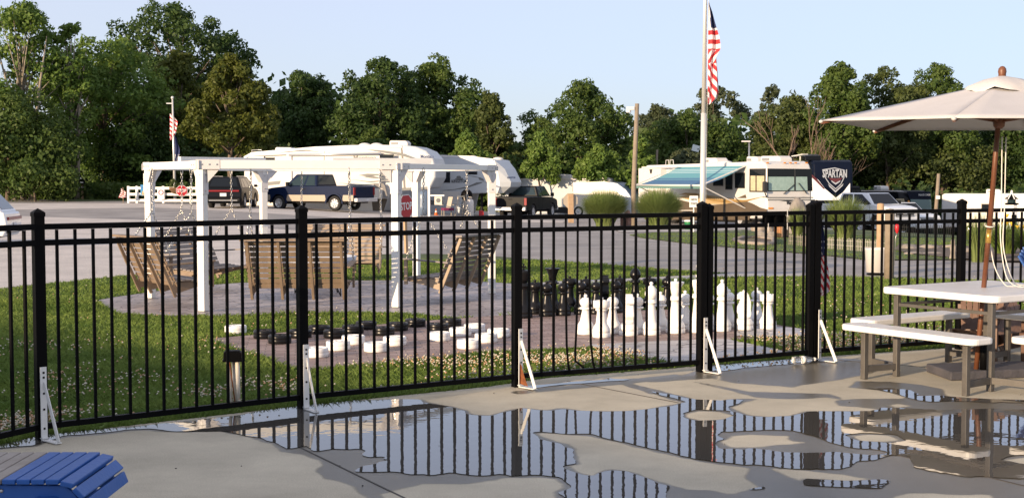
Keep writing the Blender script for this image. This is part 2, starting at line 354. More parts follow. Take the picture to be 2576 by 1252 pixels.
DRY = [dk(q) for q in [
  [z6(*p) for p in [(150, 385), (200, 415), (300, 440), (340, 465), (345, 500), (365, 540), (300, 550), (340, 575), (420, 597), (460, 575), (500, 563), (600, 572), (680, 600), (800, 640), (900, 665), (1000, 670), (1110, 690), (1240, 655), (1180, 600), (1200, 560), (1100, 545), (1000, 535), (850, 505), (700, 470), (520, 425), (400, 400), (250, 390)]],
  [z6(*p) for p in [(-20, 612), (120, 605), (240, 612), (270, 640), (280, 660), (215, 680), (250, 715), (260, 900), (-900, 900), (-560, 740), (-640, 690), (-500, 655), (-420, 638), (-200, 640)]],
  [z6(*p) for p in [(890, 290), (960, 275), (1060, 280), (1120, 300), (1060, 318), (950, 320), (890, 305)]],
  [z6(*p) for p in [(1070, 425), (1120, 400), (1200, 393), (1400, 400), (1390, 412), (1420, 425), (1480, 432), (1400, 440), (1300, 447), (1250, 455), (1120, 455), (1070, 435)]],
  [z6(*p) for p in [(1715, 400), (1780, 392), (1900, 398), (1950, 420), (1880, 428), (1760, 422)]],
  [z6(*p) for p in [(1905, 246), (1950, 240), (2020, 250), (1940, 257)]],
  [z6(*p) for p in [(1310, 560), (1400, 600), (1500, 630), (1700, 632), (1810, 615), (1650, 590), (1500, 575)]],
  [z6(*p) for p in [(1890, 712), (1980, 690), (2100, 684), (2250, 695), (2400, 690), (2440, 740), (2300, 900), (1900, 900)]],
  [z6(*p) for p in [(2470, 520), (2600, 505), (2800, 510), (2800, 545), (2560, 535)]]]]
FILM = [dk(q) for q in [
  [z3(*p) for p in [(585, 955), (640, 985), (740, 978), (900, 985), (940, 1010), (1060, 1012), (1050, 1038), (960, 1060), (880, 1085), (820, 1105), (900, 1112), (1747, 1122), (1747, 1300), (600, 1300), (400, 1000)]],
  [z6(*p) for p in [(1060, 380), (1400, 372), (1750, 470), (1870, 478), (1850, 500), (1640, 480), (1380, 480), (1230, 460), (1060, 460), (1040, 420)]],
  [z6(*p) for p in [(1870, 505), (2000, 500), (2020, 560), (2250, 610), (2600, 620), (2900, 620), (2900, 900), (800, 900), (820, 660), (900, 672), (1110, 692), (1240, 655), (1180, 600), (1190, 555), (1310, 560), (1500, 560), (1660, 575), (1760, 545)]],
  [z6(*p) for p in [(1620, 210), (2010, 208), (2100, 232), (2560, 236), (2560, 262), (2150, 268), (1880, 262), (1640, 262)]],
  [z6(*p) for p in [(1850, 170), (1700, 158), (1740, 125), (2050, 140), (2180, 165), (2190, 200), (2000, 205), (2050, 180), (1900, 160)]]]]
PATCH = [dk([z6(*p) for p in [(1470, 612), (1560, 618), (1700, 626), (1880, 620), (1890, 630), (1860, 660), (1660, 655), (1480, 648)]]),
  dk([(1316, 972), (1425, 962.5), (1523, 955), (1591, 953.5), (1570, 957), (1529, 959), (1425, 967), (1323, 978)]),
  dk([(1782, 928), (1800, 920), (1900, 911), (2030, 903), (2045, 908), (1980, 917), (1880, 925), (1800, 935)])]
DAMP = [dk([(1600, 952), (1720, 944), (1797, 918), (2040, 898), (2200, 905), (2200, 935), (2130, 950), (1990, 972), (1850, 962), (1790, 950), (1640, 960)]),
  dk([z6(*p) for p in [(940, 130), (1200, 180), (1600, 190), (1660, 215), (1600, 205), (1400, 215), (1250, 205)]]),
  dk([(1290, 985), (1425, 970), (1540, 957), (1700, 942), (1700, 950), (1560, 966), (1425, 978), (1300, 990)]),
  dk([(1530, 955), (1548, 955), (1740, 1003), (1700, 1006)])]
def wetf(X, Y):
    w = sdf(WET, X, Y)
    for d in DRY: w = np.maximum(w, -sdf(d, X, Y))
    return w
def waterf(X, Y):
    n = .10*fbm(X, Y*1.0, 6, 5, 5)
    w = sdf(WET, X, Y)+.035+n
    for d in DRY: w = np.maximum(w, -sdf(d, X, Y)+.035+n)
    for d in FILM: w = np.maximum(w, -sdf(d, X, Y)+.01+n*2)
    for d in PATCH: w = np.minimum(w, sdf(d, X, Y)+n*.6)
    return w
mat('deck', (.3, .27, .24), .8)
t = N('deck'); n = t.nodes; l = t.links; b = n['Principled BSDF']
tc = n.new('ShaderNodeTexCoord'); at = n.new('ShaderNodeAttribute'); at.attribute_name = 'wet'
ns = n.new('ShaderNodeTexNoise'); ns.inputs['Scale'].default_value = 7; ns.inputs['Detail'].default_value = 6; l.new(tc.outputs['Object'], ns.inputs[0])
nb = n.new('ShaderNodeTexNoise'); nb.inputs['Scale'].default_value = 1.1; nb.inputs['Detail'].default_value = 10; nb.inputs['Roughness'].default_value = .7; l.new(tc.outputs['Object'], nb.inputs[0])
nf = n.new('ShaderNodeTexNoise'); nf.inputs['Scale'].default_value = 130; nf.inputs['Detail'].default_value = 3; l.new(tc.outputs['Object'], nf.inputs[0])
ma = n.new('ShaderNodeMath'); ma.operation = 'MULTIPLY_ADD'; ma.inputs[1].default_value = .07; l.new(ns.outputs[0], ma.inputs[0]); l.new(at.outputs['Fac'], ma.inputs[2])
mr = n.new('ShaderNodeMapRange'); mr.inputs[1].default_value = .045; mr.inputs[2].default_value = .02; l.new(ma.outputs[0], mr.inputs[0])
cr = n.new('ShaderNodeValToRGB'); e = cr.color_ramp.elements; e[0].position = .3; e[0].color = (.38, .345, .265, 1); e[1].position = .7; e[1].color = (.58, .53, .41, 1); l.new(nb.outputs[0], cr.inputs[0])
fr = n.new('ShaderNodeMapRange'); fr.inputs[1].default_value = .3; fr.inputs[2].default_value = .7; fr.inputs[3].default_value = .8; fr.inputs[4].default_value = 1.15; l.new(nf.outputs[0], fr.inputs[0])
vm = n.new('ShaderNodeVectorMath'); vm.operation = 'SCALE'; l.new(cr.outputs[0], vm.inputs[0]); l.new(fr.outputs[0], vm.inputs['Scale'])
wt = n.new('ShaderNodeVectorMath'); wt.operation = 'SCALE'; l.new(vm.outputs[0], wt.inputs[0]); wt.inputs['Scale'].default_value = .27
mx = n.new('ShaderNodeMix'); mx.data_type = 'RGBA'; l.new(mr.outputs[0], mx.inputs[0]); l.new(vm.outputs[0], mx.inputs[6]); l.new(wt.outputs[0], mx.inputs[7]); l.new(mx.outputs[2], b.inputs['Base Color'])
ro = n.new('ShaderNodeMapRange'); ro.inputs[3].default_value = .85; ro.inputs[4].default_value = .33; l.new(mr.outputs[0], ro.inputs[0]); l.new(ro.outputs[0], b.inputs['Roughness'])
bp = n.new('ShaderNodeBump'); bp.inputs['Strength'].default_value = .25; bp.inputs['Distance'].default_value = .004; l.new(nf.outputs[0], bp.inputs['Height']); l.new(bp.outputs[0], b.inputs['Normal'])
def deckf(X, Y): return sdf(DECK, X, Y)
o = field_sheet('pool_deck', -4.5, 6.6, 4.2, 14.2, .04, lambda X, Y: np.maximum(deckf(X, Y), np.maximum(np.maximum(-4.5-X, X-6.5), np.maximum(4.3-Y, Y-14))), lambda a, b_: a*0, 'deck')
tag(o, kind='structure'); co = np.empty(len(o.data.vertices)*3); o.data.vertices.foreach_get('co', co); co = co.reshape(-1, 3)
wv = wetf(co[:, 0], co[:, 1])
for d in DAMP+PATCH: wv = np.minimum(wv, sdf(d, co[:, 0], co[:, 1])-.02)
# long damp band behind the gate, drying towards the sun
a_ = o.data.attributes.new('wet', 'FLOAT', 'POINT'); a_.data.foreach_set('value', wv.astype(np.float32))
mb = MB()
for i in range(len(EDGE)-1):
    p, q = EDGE[i], EDGE[i+1]; mb.add([(p[0], p[1], -.12), (q[0], q[1], -.12), (q[0], q[1], 0), (p[0], p[1], 0)], [(0, 1, 2, 3)])
mb.v and tag(mb.build('deck_edge', 'deck'), kind='structure')
# rest of the deck outside the detailed sheet
mb = MB(); mb.add([(-9, -9, 0), (14, -9, 0), (14, 4.3, 0), (-9, 4.3, 0)], [(0, 1, 2, 3)]); mb.add([(6.5, 4.3, 0), (14, 4.3, 0), (14, 13.5, 0), (6.5, 13.5, 0)], [(0, 1, 2, 3)])
oo = mb.build('deck_apron', 'deck'); aa = oo.data.attributes.new('wet', 'FLOAT', 'POINT'); aa.data.foreach_set('value', np.ones(len(oo.data.vertices), np.float32)); tag(oo, kind='structure')
# joints cut in the slab
mat('joint', (.06, .055, .05), .8)
mb = MB()
for L in ([(757, 1125), (1040, 1262)], [(1427, 958), (1706, 1012)], [(1985, 1076), (2640, 1236)], [(2110, 905), (2640, 948)]):
    a, b2 = GP(*L[0], z=.0015), GP(*L[1], z=.0015); mb.beam(a, b2, .012, .002)
rs_ = random.Random(3)
for i in range(70):        # bits of grit and leaf litter
    x0_, y0_ = rs_.uniform(-3, 5.5), rs_.uniform(5.2, 12.5)
    if float(deckf(np.array([[x0_]]), np.array([[y0_]]))[0, 0]) < -.05: s0_ = rs_.uniform(.002, .006); mb.box((x0_, y0_, .003), (s0_*1.8, s0_, .004), rz=rs_.uniform(0, 3))
tag(mb.build('deck_joint', 'joint'), kind='structure')
# water
m = mat('water', (.075, .07, .062), .015, spec=.8); b = N('water').nodes['Principled BSDF']; b.inputs['IOR'].default_value = 1.45
n = N('water').nodes; l = N('water').links; tc = n.new('ShaderNodeTexCoord'); w1 = n.new('ShaderNodeTexNoise'); w1.inputs['Scale'].default_value = 8; w1.inputs['Detail'].default_value = 2; l.new(tc.outputs['Object'], w1.inputs[0])
bp = n.new('ShaderNodeBump'); bp.inputs['Strength'].default_value = .05; bp.inputs['Distance'].default_value = .01; l.new(w1.outputs[0], bp.inputs['Height']); l.new(bp.outputs[0], b.inputs['Normal'])
tag(field_sheet('puddle_water', -4.4, 6.4, 4.4, 13.9, .035, lambda X, Y: np.maximum(waterf(X, Y), deckf(X, Y)+.02), lambda a, b_: a*0+.004, 'water'), kind='structure')

# ---------------------------------------------------------------- lawn: grass blades and clover
mat('blade', (.095, .16, .032), .6, spec=.2, coord='Object', c2=(.20, .27, .06), vs=.9)
for nm in ('blade',):
    t = N(nm); n = t.nodes; l = t.links; b = n['Principled BSDF']; tr = n.new('ShaderNodeBsdfTranslucent'); ms = n.new('ShaderNodeMixShader'); ms.inputs[0].default_value = .3
    src = b.inputs['Base Color'].links[0].from_socket; l.new(src, tr.inputs[0]); l.new(b.outputs[0], ms.inputs[1]); l.new(tr.outputs[0], ms.inputs[2]); l.new(ms.outputs[0], n['Material Output'].inputs[0])
mat('clover', (.50, .44, .33), .8, c2=(.60, .56, .46), vs=30)
mat('clover_old', (.45, .28, .16), .8)
HARD = [[tuple(p[:2]) for p in q] for q in (HC, BD, gp_, cs)]+[[tuple(p[:2]) for p in lot]]
def open_lawn(x, y, m=.0):
    ok = (y-np.interp(x, [p[0] for p in EDGE], [p[1] for p in EDGE])) > .03
    for q in HARD: ok &= sdf(q, x, y) > m
    return ok
def in_view(x, y, mg=1.03): return (np.abs(x) < y*1288/3300*mg+.3)
def blades(n, ymin, ymax, h0, h1, w, pw=1.):
    y = ymin+(ymax-ymin)*rng.random(n)**pw; x = (rng.random(n)*2-1)*(y*.41+.4)
    k = open_lawn(x, y); x, y = x[k], y[k]; return x, y
def blade_mesh(x, y, h0, h1, w, lean=.6):
    n = len(x); z = g(x, y); tall = 1+1.2*fbm(x, y, .9, 3); h = (h0+(h1-h0)*rng.random(n))*np.clip(tall, .5, 1.7); a = rng.random(n)*2*PI; w = w*(.6+.8*rng.random(n))
    lx = rng.normal(0, lean, n)*h; ly = rng.normal(0, lean, n)*h; dx = np.cos(a)*w; dy = np.sin(a)*w
    P = [np.stack([x-dx, y-dy, z], 1), np.stack([x+dx, y+dy, z], 1), np.stack([x+dx*.7+lx*.4, y+dy*.7+ly*.4, z+h*.6], 1), np.stack([x-dx*.2+lx, y-dy*.2+ly, z+h], 1)]
    V = np.stack(P, 1).reshape(-1, 3); F = np.arange(4*n).reshape(n, 4); return V, F
xs, ys, Vs, Fs, o_ = [], [], [], [], 0
for (n_, ya, yb, ha, hb, w_) in ((260000, 7.5, 13.5, .02, .07, .004), (200000, 13, 20, .02, .06, .006), (150000, 19, 30, .02, .06, .009)):
    x, y = blades(n_, ya, yb, ha, hb, w_); V, F = blade_mesh(x, y, ha, hb, w_); Vs.append(V); Fs.append(F+o_); o_ += len(V)
# taller tufts along the slab edge
x = rng.uniform(-4, 6.2, 9000); y = np.interp(x, [p[0] for p in EDGE], [p[1] for p in EDGE])+np.abs(rng.normal(.03, .07, 9000)); V, F = blade_mesh(x, y, .02, .075, .006, .5); Vs.append(V); Fs.append(F+o_); o_ += len(V)
tag(raw('grass', np.concatenate(Vs), np.concatenate(Fs), 'blade'), 'green lawn grass full of clover behind the black fence', 'grass', kind='stuff')
# grass on the island between the drives and on the far verge
x = rng.uniform(3, 18, 60000); y = rng.uniform(24, 50, 60000); k = sdf(GI, x, y) < 0; V, F = blade_mesh(x[k], y[k], .03, .06, .015)
x = rng.uniform(-45, 6, 60000); y = rng.uniform(84, 97, 60000); k = sdf([p[:2] for p in lot], x, y) > .2; V2, F2 = blade_mesh(x[k], y[k], .1, .3, .05)
tag(raw('rough_grass', np.concatenate([V, V2]), np.concatenate([F, F2+len(V)]), 'blade'), 'grass of the small island and the far verge by the trees', 'grass', kind='stuff')
# clover heads
def clover(n, ya, yb, r0):
    y = ya+(yb-ya)*rng.random(n); x = (rng.random(n)*2-1)*(y*.41+.3)
    dens = .35+2.4*fbm(x, y, .8, 21)+1.2*fbm(x, y, 3, 9); near = np.interp(x, FX, FYY); dens = dens*np.interp(y-near, [0, .5, 2, 5, 9, 14], [.7, .95, 1.0, .45, .14, .05])
    k = open_lawn(x, y, .03) & (rng.random(n) < dens); x, y = x[k], y[k]; z = g(x, y)+rng.uniform(.05, .11, len(x)); r = r0*rng.uniform(.6, 1.2, len(x))
    D = np.array([(1, 0, 0), (0, 1, 0), (-1, 0, 0), (0, -1, 0), (0, 0, .9), (0, 0, -.7)], float)
    V = (np.stack([x, y, z], 1)[:, None, :]+D[None]*r[:, None, None]).reshape(-1, 3)
    f = np.array([(0, 1, 4), (1, 2, 4), (2, 3, 4), (3, 0, 4), (1, 0, 5), (2, 1, 5), (3, 2, 5), (0, 3, 5)]); F = (f[None]+np.arange(len(x))[:, None, None]*6).reshape(-1, 3)
    mi = np.repeat((rng.random(len(x)) < .38).astype(int), 8); return V, F, mi
c1 = clover(62000, 7.8, 14.5, .011); c2 = clover(13000, 13, 28, .012)
tag(raw('clover_flowers', np.concatenate([c1[0], c2[0]]), np.concatenate([c1[1], c2[1]+len(c1[0])]), ['clover', 'clover_old'], mi=np.concatenate([c1[2], c2[2]])), 'white and tan clover heads all over the lawn', 'clover', kind='stuff')
# ================================================================ FENCE
mat('black_metal', (.0035, .0035, .004), .5, spec=.06)
mat('white_metal', (.72, .72, .70), .4, var=.06, vs=12)
mat('rust', (.22, .07, .02), .9, c2=(.1, .03, .01), vs=30)
mat('cable_tie', (.75, .75, .74), .5)
fence_lab = ['nearest black fence panel, at the left edge, turning towards the pool', 'black picket fence panel between the two leftmost bracketed posts', 'black picket fence panel in front of the checkers', 'black picket fence panel with three bent bars, before the chess pieces', 'narrow black fence gate with a black board tied to its top', 'black picket fence panel behind the white bench table', 'rightmost black fence panel, behind the tilted umbrella pole']
post_lab = ['leftmost black fence post, with a white bracket at its foot', 'black fence post rising out of the puddle before the checkers', 'black fence post with a rust-stained bracket by the black chess king', 'black gate post in front of the white chess king', 'black gate latch post beside the small hanging flag', 'black fence post just left of the umbrella pole']
def panel(p, q, n, label, bent=(), gate=False):
    a, b = Vector((*p, 0)), Vector((*q, 0)); d = b-a; L = d.length; rz = math.atan2(d.y, d.x)
    t = thing('fence_gate' if gate else 'picket_fence', label, 'gate' if gate else 'fence', a, rz, None if gate else 'black metal fence panels')
    for z, nm in ((1.335, 'top_rail'), (1.235, 'middle_rail'), (.085, 'bottom_rail')):
        mb = MB(); mb.box((L/2, 0, z), (L-.07, .036, .036)); mb.build(nm, 'black_metal', t)
    sp = L/(n+1)
    for i in range(1, n+1):
        mb = MB()
        if i in bent:
            k = bent[i]; x = i*sp; mb.tube([(x, 0, 1.33), (x+k*.05, 0, .9), (x+k*.3, 0, .45), (x+k*.5, .01, .25), (x+k*.62, .0, .17), (x+k*1.0-.03*(k < 0)+.12, 0, .11)] if k < 0 else [(x, 0, 1.33), (x+k*.05, 0, .7), (x+k*.3, 0, .3), (x+k*.7, 0, .15), (x+k*1.0, 0, .10)], .0095, 4, sm=False)
        else: mb.box((i*sp, 0, .69), (.017, .017, 1.25))
        mb.build('picket', 'black_metal', t)
    return t
def fpost(p, label, rz, w=.064, h=1.40):
    t = thing('fence_post', label, 'fence post', (*p, 0), rz, 'black fence posts')
    mb = MB(); mb.box((0, 0, h/2), (w, w, h)); mb.build('post', 'black_metal', t)
    mb = MB(); mb.lathe([(w*.79, h), (w*.79, h+.022), (w*.7, h+.028), (.002, h+.05)], 4, ph=.5, sm=False); mb.build('post_cap', 'black_metal', t)
    return t
PTS = FENCE[1:9]
for i in range(len(PTS)-1):
    n_ = {4: 10}.get(i, 15)
    if i in (4,): 
        a, b = Vector(PTS[4-0]), Vector(PTS[5])
    a, b = Vector(PTS[i]), Vector(PTS[i+1])
    if i == 4: pass
    lab = fence_lab[i]
    bent = {4: .035, 5: -.03, 6: .05} if i == 3 else {}
    gate = (i == 4); d = (b-a).normalized()
    if gate: a = a+d*.04; b = b-d*.04
    panel(a, b, n_ if not gate else 10, lab, bent, gate)
ang = lambda i: math.atan2(PTS[i+1][1]-PTS[i][1], PTS[i+1][0]-PTS[i][0])
for k in range(6): fpost(PTS[k+1], post_lab[k], ang(k+1))
# the gate's own end posts, standing next to the line posts
for p, off, lab in ((PTS[4], .075, 'black gate end post hard against the post before the white king'), (PTS[5], -.075, 'black gate end post hard against the latch post by the small flag')):
    d = Vector((PTS[5][0]-PTS[4][0], PTS[5][1]-PTS[4][1])).normalized()
    fpost((p[0]+d.x*off, p[1]+d.y*off), lab, ang(4), .055, 1.38)
# white angle brackets bolted to the posts
def bracket(p, label, rusty=False, rz=0, dx=0):
    t = thing('bracket', label, 'bracket', (*p, 0), rz, 'white post brackets')
    mb = MB(); mb.box((0, 0, .235), (.042, .006, .46)); mb.box((0, -.0, .02), (.042, .03, .006)); mb.beam((0, -.17, .009), (0, .0, .009), .042, .006)
    for z in (.08, .2, .3, .4, .43): mb.box((0, -.0045, z), (.012, .004, .012), 1)
    mb.beam((0, -.17, .014), (0, -.006, .37), .028, .006, up=(1, 0, 0)); mb.beam((0, -.165, .014), (0, -.006, .37), .008, .022)
    mb.build('angle_plate', ['white_metal', 'black_metal'], t)
    if rusty:
        mb = MB(); mb.add([(-.005, -.004, .03), (-.005, -.09, .02), (-.005, -.05, .09), (-.005, -.012, .18), (-.005, -.004, .19)], [(0, 1, 2, 3, 4)]); mb.add([(.02, -.004, .03), (-.018, -.004, .03), (-.015, -.0045, .2), (.012, -.0045, .16)], [(0, 1, 2, 3)], 0); mb.build('rust_stain', 'rust', t)
    return t
bl = ['white steel bracket standing in the shallow water at the leftmost post', 'white steel bracket rising from the puddle in front of the checkers', 'white steel bracket with brown rust at its foot', 'clean white steel bracket at the gate post before the white king', 'white steel bracket beside the lying plastic bottle', 'white steel bracket under the white benches, by the brown chairs']
for k in range(6):
    p = PTS[k+1]; f = .042
    bracket((p[0]+(.032 if k != 3 else .03), p[1]-.045), bl[k], k == 2, R((49, 33, 41, 38, 45, 45)[k]))
# black board cable-tied to the gate
d = Vector((PTS[5][0]-PTS[4][0], PTS[5][1]-PTS[4][1], 0)).normalized(); bp_ = Vector((*PTS[4], 0))+d*.84
t = thing('notice_board', 'black board cable-tied to the top of the gate', 'board', bp_, ang(4))
mb = MB(); mb.box((0, .028, 1.285), (.27, .008, .135)); mb.build('board', 'black_metal', t, .002)
for x_, z_ in ((-.11, 1.22), (.115, 1.22), (.115, 1.335)):
    mb = MB(); mb.box((x_, -.0215, z_), (.006, .003, .06)); mb.build('cable_tie', 'cable_tie', t)
# ================================================================ UNSEEN BUILDING added behind the camera, its height set to shade the near deck
mat('siding', (.55, .52, .46), .7, var=.08, vs=2); mat('shingle', (.12, .11, .11), .9, var=.2, vs=8)
mat('pane', (.02, .025, .03), .05)
cb = thing('shade_building', 'unseen long low tan building added behind the pool deck to shade it', 'building', (-8.6-5.0, -8.6+0.2, 0), R(-45))
mb = MB(); mb.box((0, -2.2, 1.6), (30, 4, 3.2)); mb.build('wall', 'siding', cb)
mb = MB(); mb.prism([(-4.6, 3.12), (.25, 3.12), (-2.2, 4.68)], 31, axis='x'); mb.build('roof', 'shingle', cb)
for x_ in range(-12, 14, 4):
    mb = MB(); mb.box((x_, -.19, 1.5), (1.3, .06, 1.2)); f = mb.build('window', 'white_metal', cb); mb = MB(); mb.box((x_, -.15, 1.5), (1.14, .03, 1.04)); mb.build('pane', 'pane', f)
# ================================================================ PERGOLA AND SWINGS
mat('white_paint', (.80, .79, .76), .45, var=.04, vs=3)
mat('bracket_paint', (.66, .64, .64), .5)
mat('steel', (.55, .54, .52), .3, metal=.9)
mat('swing_wood', (.17, .122, .085), .65, c2=(.245, .18, .125), vs=5, detail=6)
mat('grey_wood', (.17, .15, .14), .6, c2=(.25, .22, .20), vs=5)
mat('tan_wood', (.29, .22, .155), .6, c2=(.37, .285, .20), vs=5)
HP = [GP(*p) for p in ((380, 752), (512, 785), (998, 775), (1237, 740), (1048, 712), (665, 718))]
cx = sum(p.x for p in HP)/6; cy = sum(p.y for p in HP)/6
HV = HP; PZ0 = gz(cx, cy)
PZ = gz(cx, cy); TOP = 1.905; BH = .12; DROP = [.01, 0, .04, .045, .045, .035]
pg = thing('pergola', 'white six-sided pergola frame holding the swings', 'pergola', (cx, cy, PZ))
loc = [Vector((v.x-cx, v.y-cy, 0)) for v in HV]; H = TOP-PZ
for k, p in enumerate(loc):
    M = Matrix.Translation(p) @ Matrix.Rotation(R((-24, -24, -24, 12, -24, 35)[k]), 4, 'Z')
    mb = MB(); mb.M = M; mb.box((0, 0, (H-BH)/2+.01), (.108, .108, H-BH-.02)); po = mb.build('post', 'white_paint', pg, .006)
    mb = MB(); mb.M = M
    mb.box((0, 0, H-BH-.2), (.126, .126, .30)); mb.build('post_sleeve', 'bracket_paint', po, .004)
    for z in (H-BH-.08, H-BH-.30):
        for q in (-1, 1):
            mb = MB(); mb.M = M; mb.box((q*.066, 0, z), (.012, .02, .02)); mb.build('bolt', 'steel', po); mb = MB(); mb.M = M; mb.box((0, q*.066, z), (.02, .012, .02)); mb.build('bolt', 'steel', po)
for k in range(6):
    a, b = loc[k], loc[(k+1) % 6]; d = (b-a).normalized(); nrm = Vector((d.y, -d.x, 0))
    if nrm.dot((a+b)/2) < 0: nrm = -nrm
    dq = DROP[k]; bh = BH-dq; Hk = H-dq
    for s_, nm in ((.048, 'outer'), (-.048, 'inner')):
        mb = MB(); mb.beam(a-d*(.06 if s_ > 0 else -.05)+nrm*s_+Vector((0, 0, Hk-bh/2)), b+d*(.06 if s_ > 0 else -.05)+nrm*s_+Vector((0, 0, Hk-bh/2)), .04, bh)
        bo = mb.build('beam', 'white_paint', pg, .004)
        if s_ > 0:
            for e, sg in ((a, 1), (b, -1)):
                mb = MB(); c0 = e+nrm*.071; mb.beam(c0-d*sg*.08+Vector((0, 0, Hk-bh/2)), c0+d*sg*.24+Vector((0, 0, Hk-bh/2)), .006, bh+.012)
                f = mb.build('corner_plate', 'bracket_paint', bo)
                for q in (.0, .1, .2):
                    mb = MB(); mb.beam(c0+d*sg*q+Vector((0, 0, Hk-bh/2)), c0+d*sg*q+nrm*.012+Vector((0, 0, Hk-bh/2)), .018, .018); mb.build('bolt', 'steel', bo)
                mb = MB(); z0 = H-BH; pp = [e+d*sg*.075, e+d*sg*.24, e+d*sg*.075]; zz = [z0, z0, z0-.19]
                vs = [p+Vector((0, 0, z))+nrm*w_ for w_ in (.045, -.045) for p, z in zip(pp, zz)]
                mb.add(vs, [(0, 1, 2), (5, 4, 3), (0, 3, 4, 1), (1, 4, 5, 2), (2, 5, 3, 0)]); mb.build('corner_brace', 'bracket_paint', pg)
# two long boards lying along the far beams
for (x0, x1, y_) in ((451, 665, 22.4), (835, 1083, 22.9)):
    a = W(x0, 399, 21.6 if x0 < 600 else 22.5); b = W(x1, 399, y_+.4); a.z = b.z = TOP+.065
    mb = MB(); o_ = Vector((cx, cy, PZ)); mb.beam(a-o_, b-o_, .09, .09); mb.build('top_board', 'white_paint', pg, .004)

def chain(mb, a, b, ln=.06, r=.0065, w=.016):
    a = Vector(a); b = Vector(b); n = max(2, int((b-a).length/(ln*.78))); d = (b-a).normalized(); u = d.orthogonal().normalized(); v = d.cross(u)
    for i in range(n):
        c = a+(b-a)*((i+.5)/n); s_ = u if i % 2 else v
        pts = [c+d*(ln/2*math.cos(t))+s_*(w*math.sin(t)) for t in [2*PI*j/6 for j in range(7)]]
        mb.tube(pts, r, 3, cap=False)
def make_swing(label, wood='swing_wood', seat='grey_wood', back='swing_wood', nb=4, slat='swing_wood'):
    # faces +x; origin on the ground below the hang line; slats run along y
    t = thing('porch_swing', label, 'swing', (0, 0, 0), 0, 'porch swings hanging from the pergola')
    L = 1.36; zs = .40
    for q in range(7):
        x = -.26+q*.078; mb = MB(); mb.box((x, 0, zs+.012*math.sin(q)), (.066, L, .02)); mb.build('seat_slat', seat, t, .003)
    bx, bz = -.27, zs-.10; tx, tz = -.60, zs+.60     # back line
    for q in range(9):
        f = (q+.8)/9.4; c = Vector((bx+(tx-bx)*f+.02, 0, bz+(tz-bz)*f)); dn = Vector((tx-bx, 0, tz-bz)).normalized()
        mb = MB(); mb.beam(c+Vector((0, -L/2, 0)), c+Vector((0, L/2, 0)), .018, .060, up=dn); mb.build('back_slat', slat, t, .002)
    for q in range(nb):
        y = -L/2+.05+(L-.1)*q/(nb-1)
        mb = MB(); mb.beam((bx-.03+.02, y, bz-.12), (tx-.03, y, tz-.02), .045, .036, up=(0, 1, 0)); mb.build('back_support', back, t, .004)
        mb = MB(); mb.prism([(-.34, zs-.14), (-.26, zs-.17), (.0, zs-.10), (.27, zs-.05), (.31, zs-.01), (.28, zs-.012), (-.3, zs-.012)], .035, o=(0, y, 0)); mb.build('seat_support', back, t, .003)
    mb = MB(); mb.beam((tx-.02, -L/2-.04, tz+.01), (tx-.02, L/2+.04, tz+.01), .14, .030); mb.build('cap_board', wood, t, .003)
    for s_ in (-1, 1):
        y = s_*(L/2+.02)
        mb = MB(); mb.beam((-.47, y, zs+.23), (.28, y, zs+.27), .085, .024); mb.build('armrest', wood, t, .004)
        mb = MB(); mb.beam((.24, y, zs-.10), (.24, y, zs+.26), .05, .03); mb.build('arm_post', back, t, .003)
        mb = MB(); top = Vector((-.05, s_*(L/2+.0), H-BH+.02)); k = Vector((-.05, s_*(L/2+.01), zs+.95))
        chain(mb, top-Vector((0, 0, .06)), k); chain(mb, k, (.24, y, zs+.26)); chain(mb, k, (-.44, y, zs+.42))
        mb.tube([top+Vector((.012*math.sin(u)*1.6, 0, -.045+.05*math.cos(u))) for u in [2*PI*j/10 for j in range(11)]], .006, 5, cap=False)
        mb.build('chain', 'steel', t)
    return t
sw = [(0, 'brown slatted swing at the left of the pergola, its back leaning out over the lawn', 'swing_wood', 'grey_wood', 'swing_wood'),
      (1, 'brown swing hanging nearest the fence, its back turned to the black pickets', 'swing_wood', 'swing_wood', 'swing_wood'),
      (2, 'dark slatted swing hung between the two right front posts, tilted sideways on', 'grey_wood', 'grey_wood', 'tan_wood'),
      (4, 'light tan swing at the back of the pergola, facing the fence', 'tan_wood', 'tan_wood', 'tan_wood'),
      (5, 'grey slatted swing at the back left, before the dark car', 'grey_wood', 'grey_wood', 'swing_wood')]
for k, lab, a_, b_, c_ in sw:
    e = (HV[k]+HV[(k+1) % 6])/2; e = e+(HV[(k+1) % 6]-HV[k]).normalized()*(0 if k != 2 else -.10); t = make_swing(lab, a_, b_, c_, 4, {0: 'swing_wood', 1: 'swing_wood', 2: 'grey_wood', 4: 'tan_wood', 5: 'grey_wood'}[k]); t.location = (e.x, e.y, PZ)
    t.rotation_euler = (0, 0, math.atan2(cy-e.y, cx-e.x))
# fire bowl table in the middle
mat('pale_enamel', (.42, .46, .54), .4); mat('cast_black', (.02, .02, .02), .5)
fp = thing('fire_pit', 'pale grey round fire pit on thin black legs inside the ring of swings', 'fire pit', ((797-1288)/FPX*20.6, 20.6, PZ))
mb = MB(); mb.lathe([(.02, .40), (.35, .41), (.52, .45), (.60, .53), (.62, .62), (.59, .62), (.56, .54), (.3, .5), (.01, .5)], 36); mb.build('bowl', 'pale_enamel', fp)
for k in range(4):
    a = PI/4+k*PI/2+.2; p = Vector((.48*math.cos(a), .48*math.sin(a), 0)); q = Vector((-math.sin(a), math.cos(a), 0))
    mb = MB(); mb.tube([p*.75+q*.12+Vector((0, 0, .42)), p+Vector((0, 0, .012)), p*.75-q*.12+Vector((0, 0, .42))], .011, 6); mb.build('leg', 'cast_black', fp)

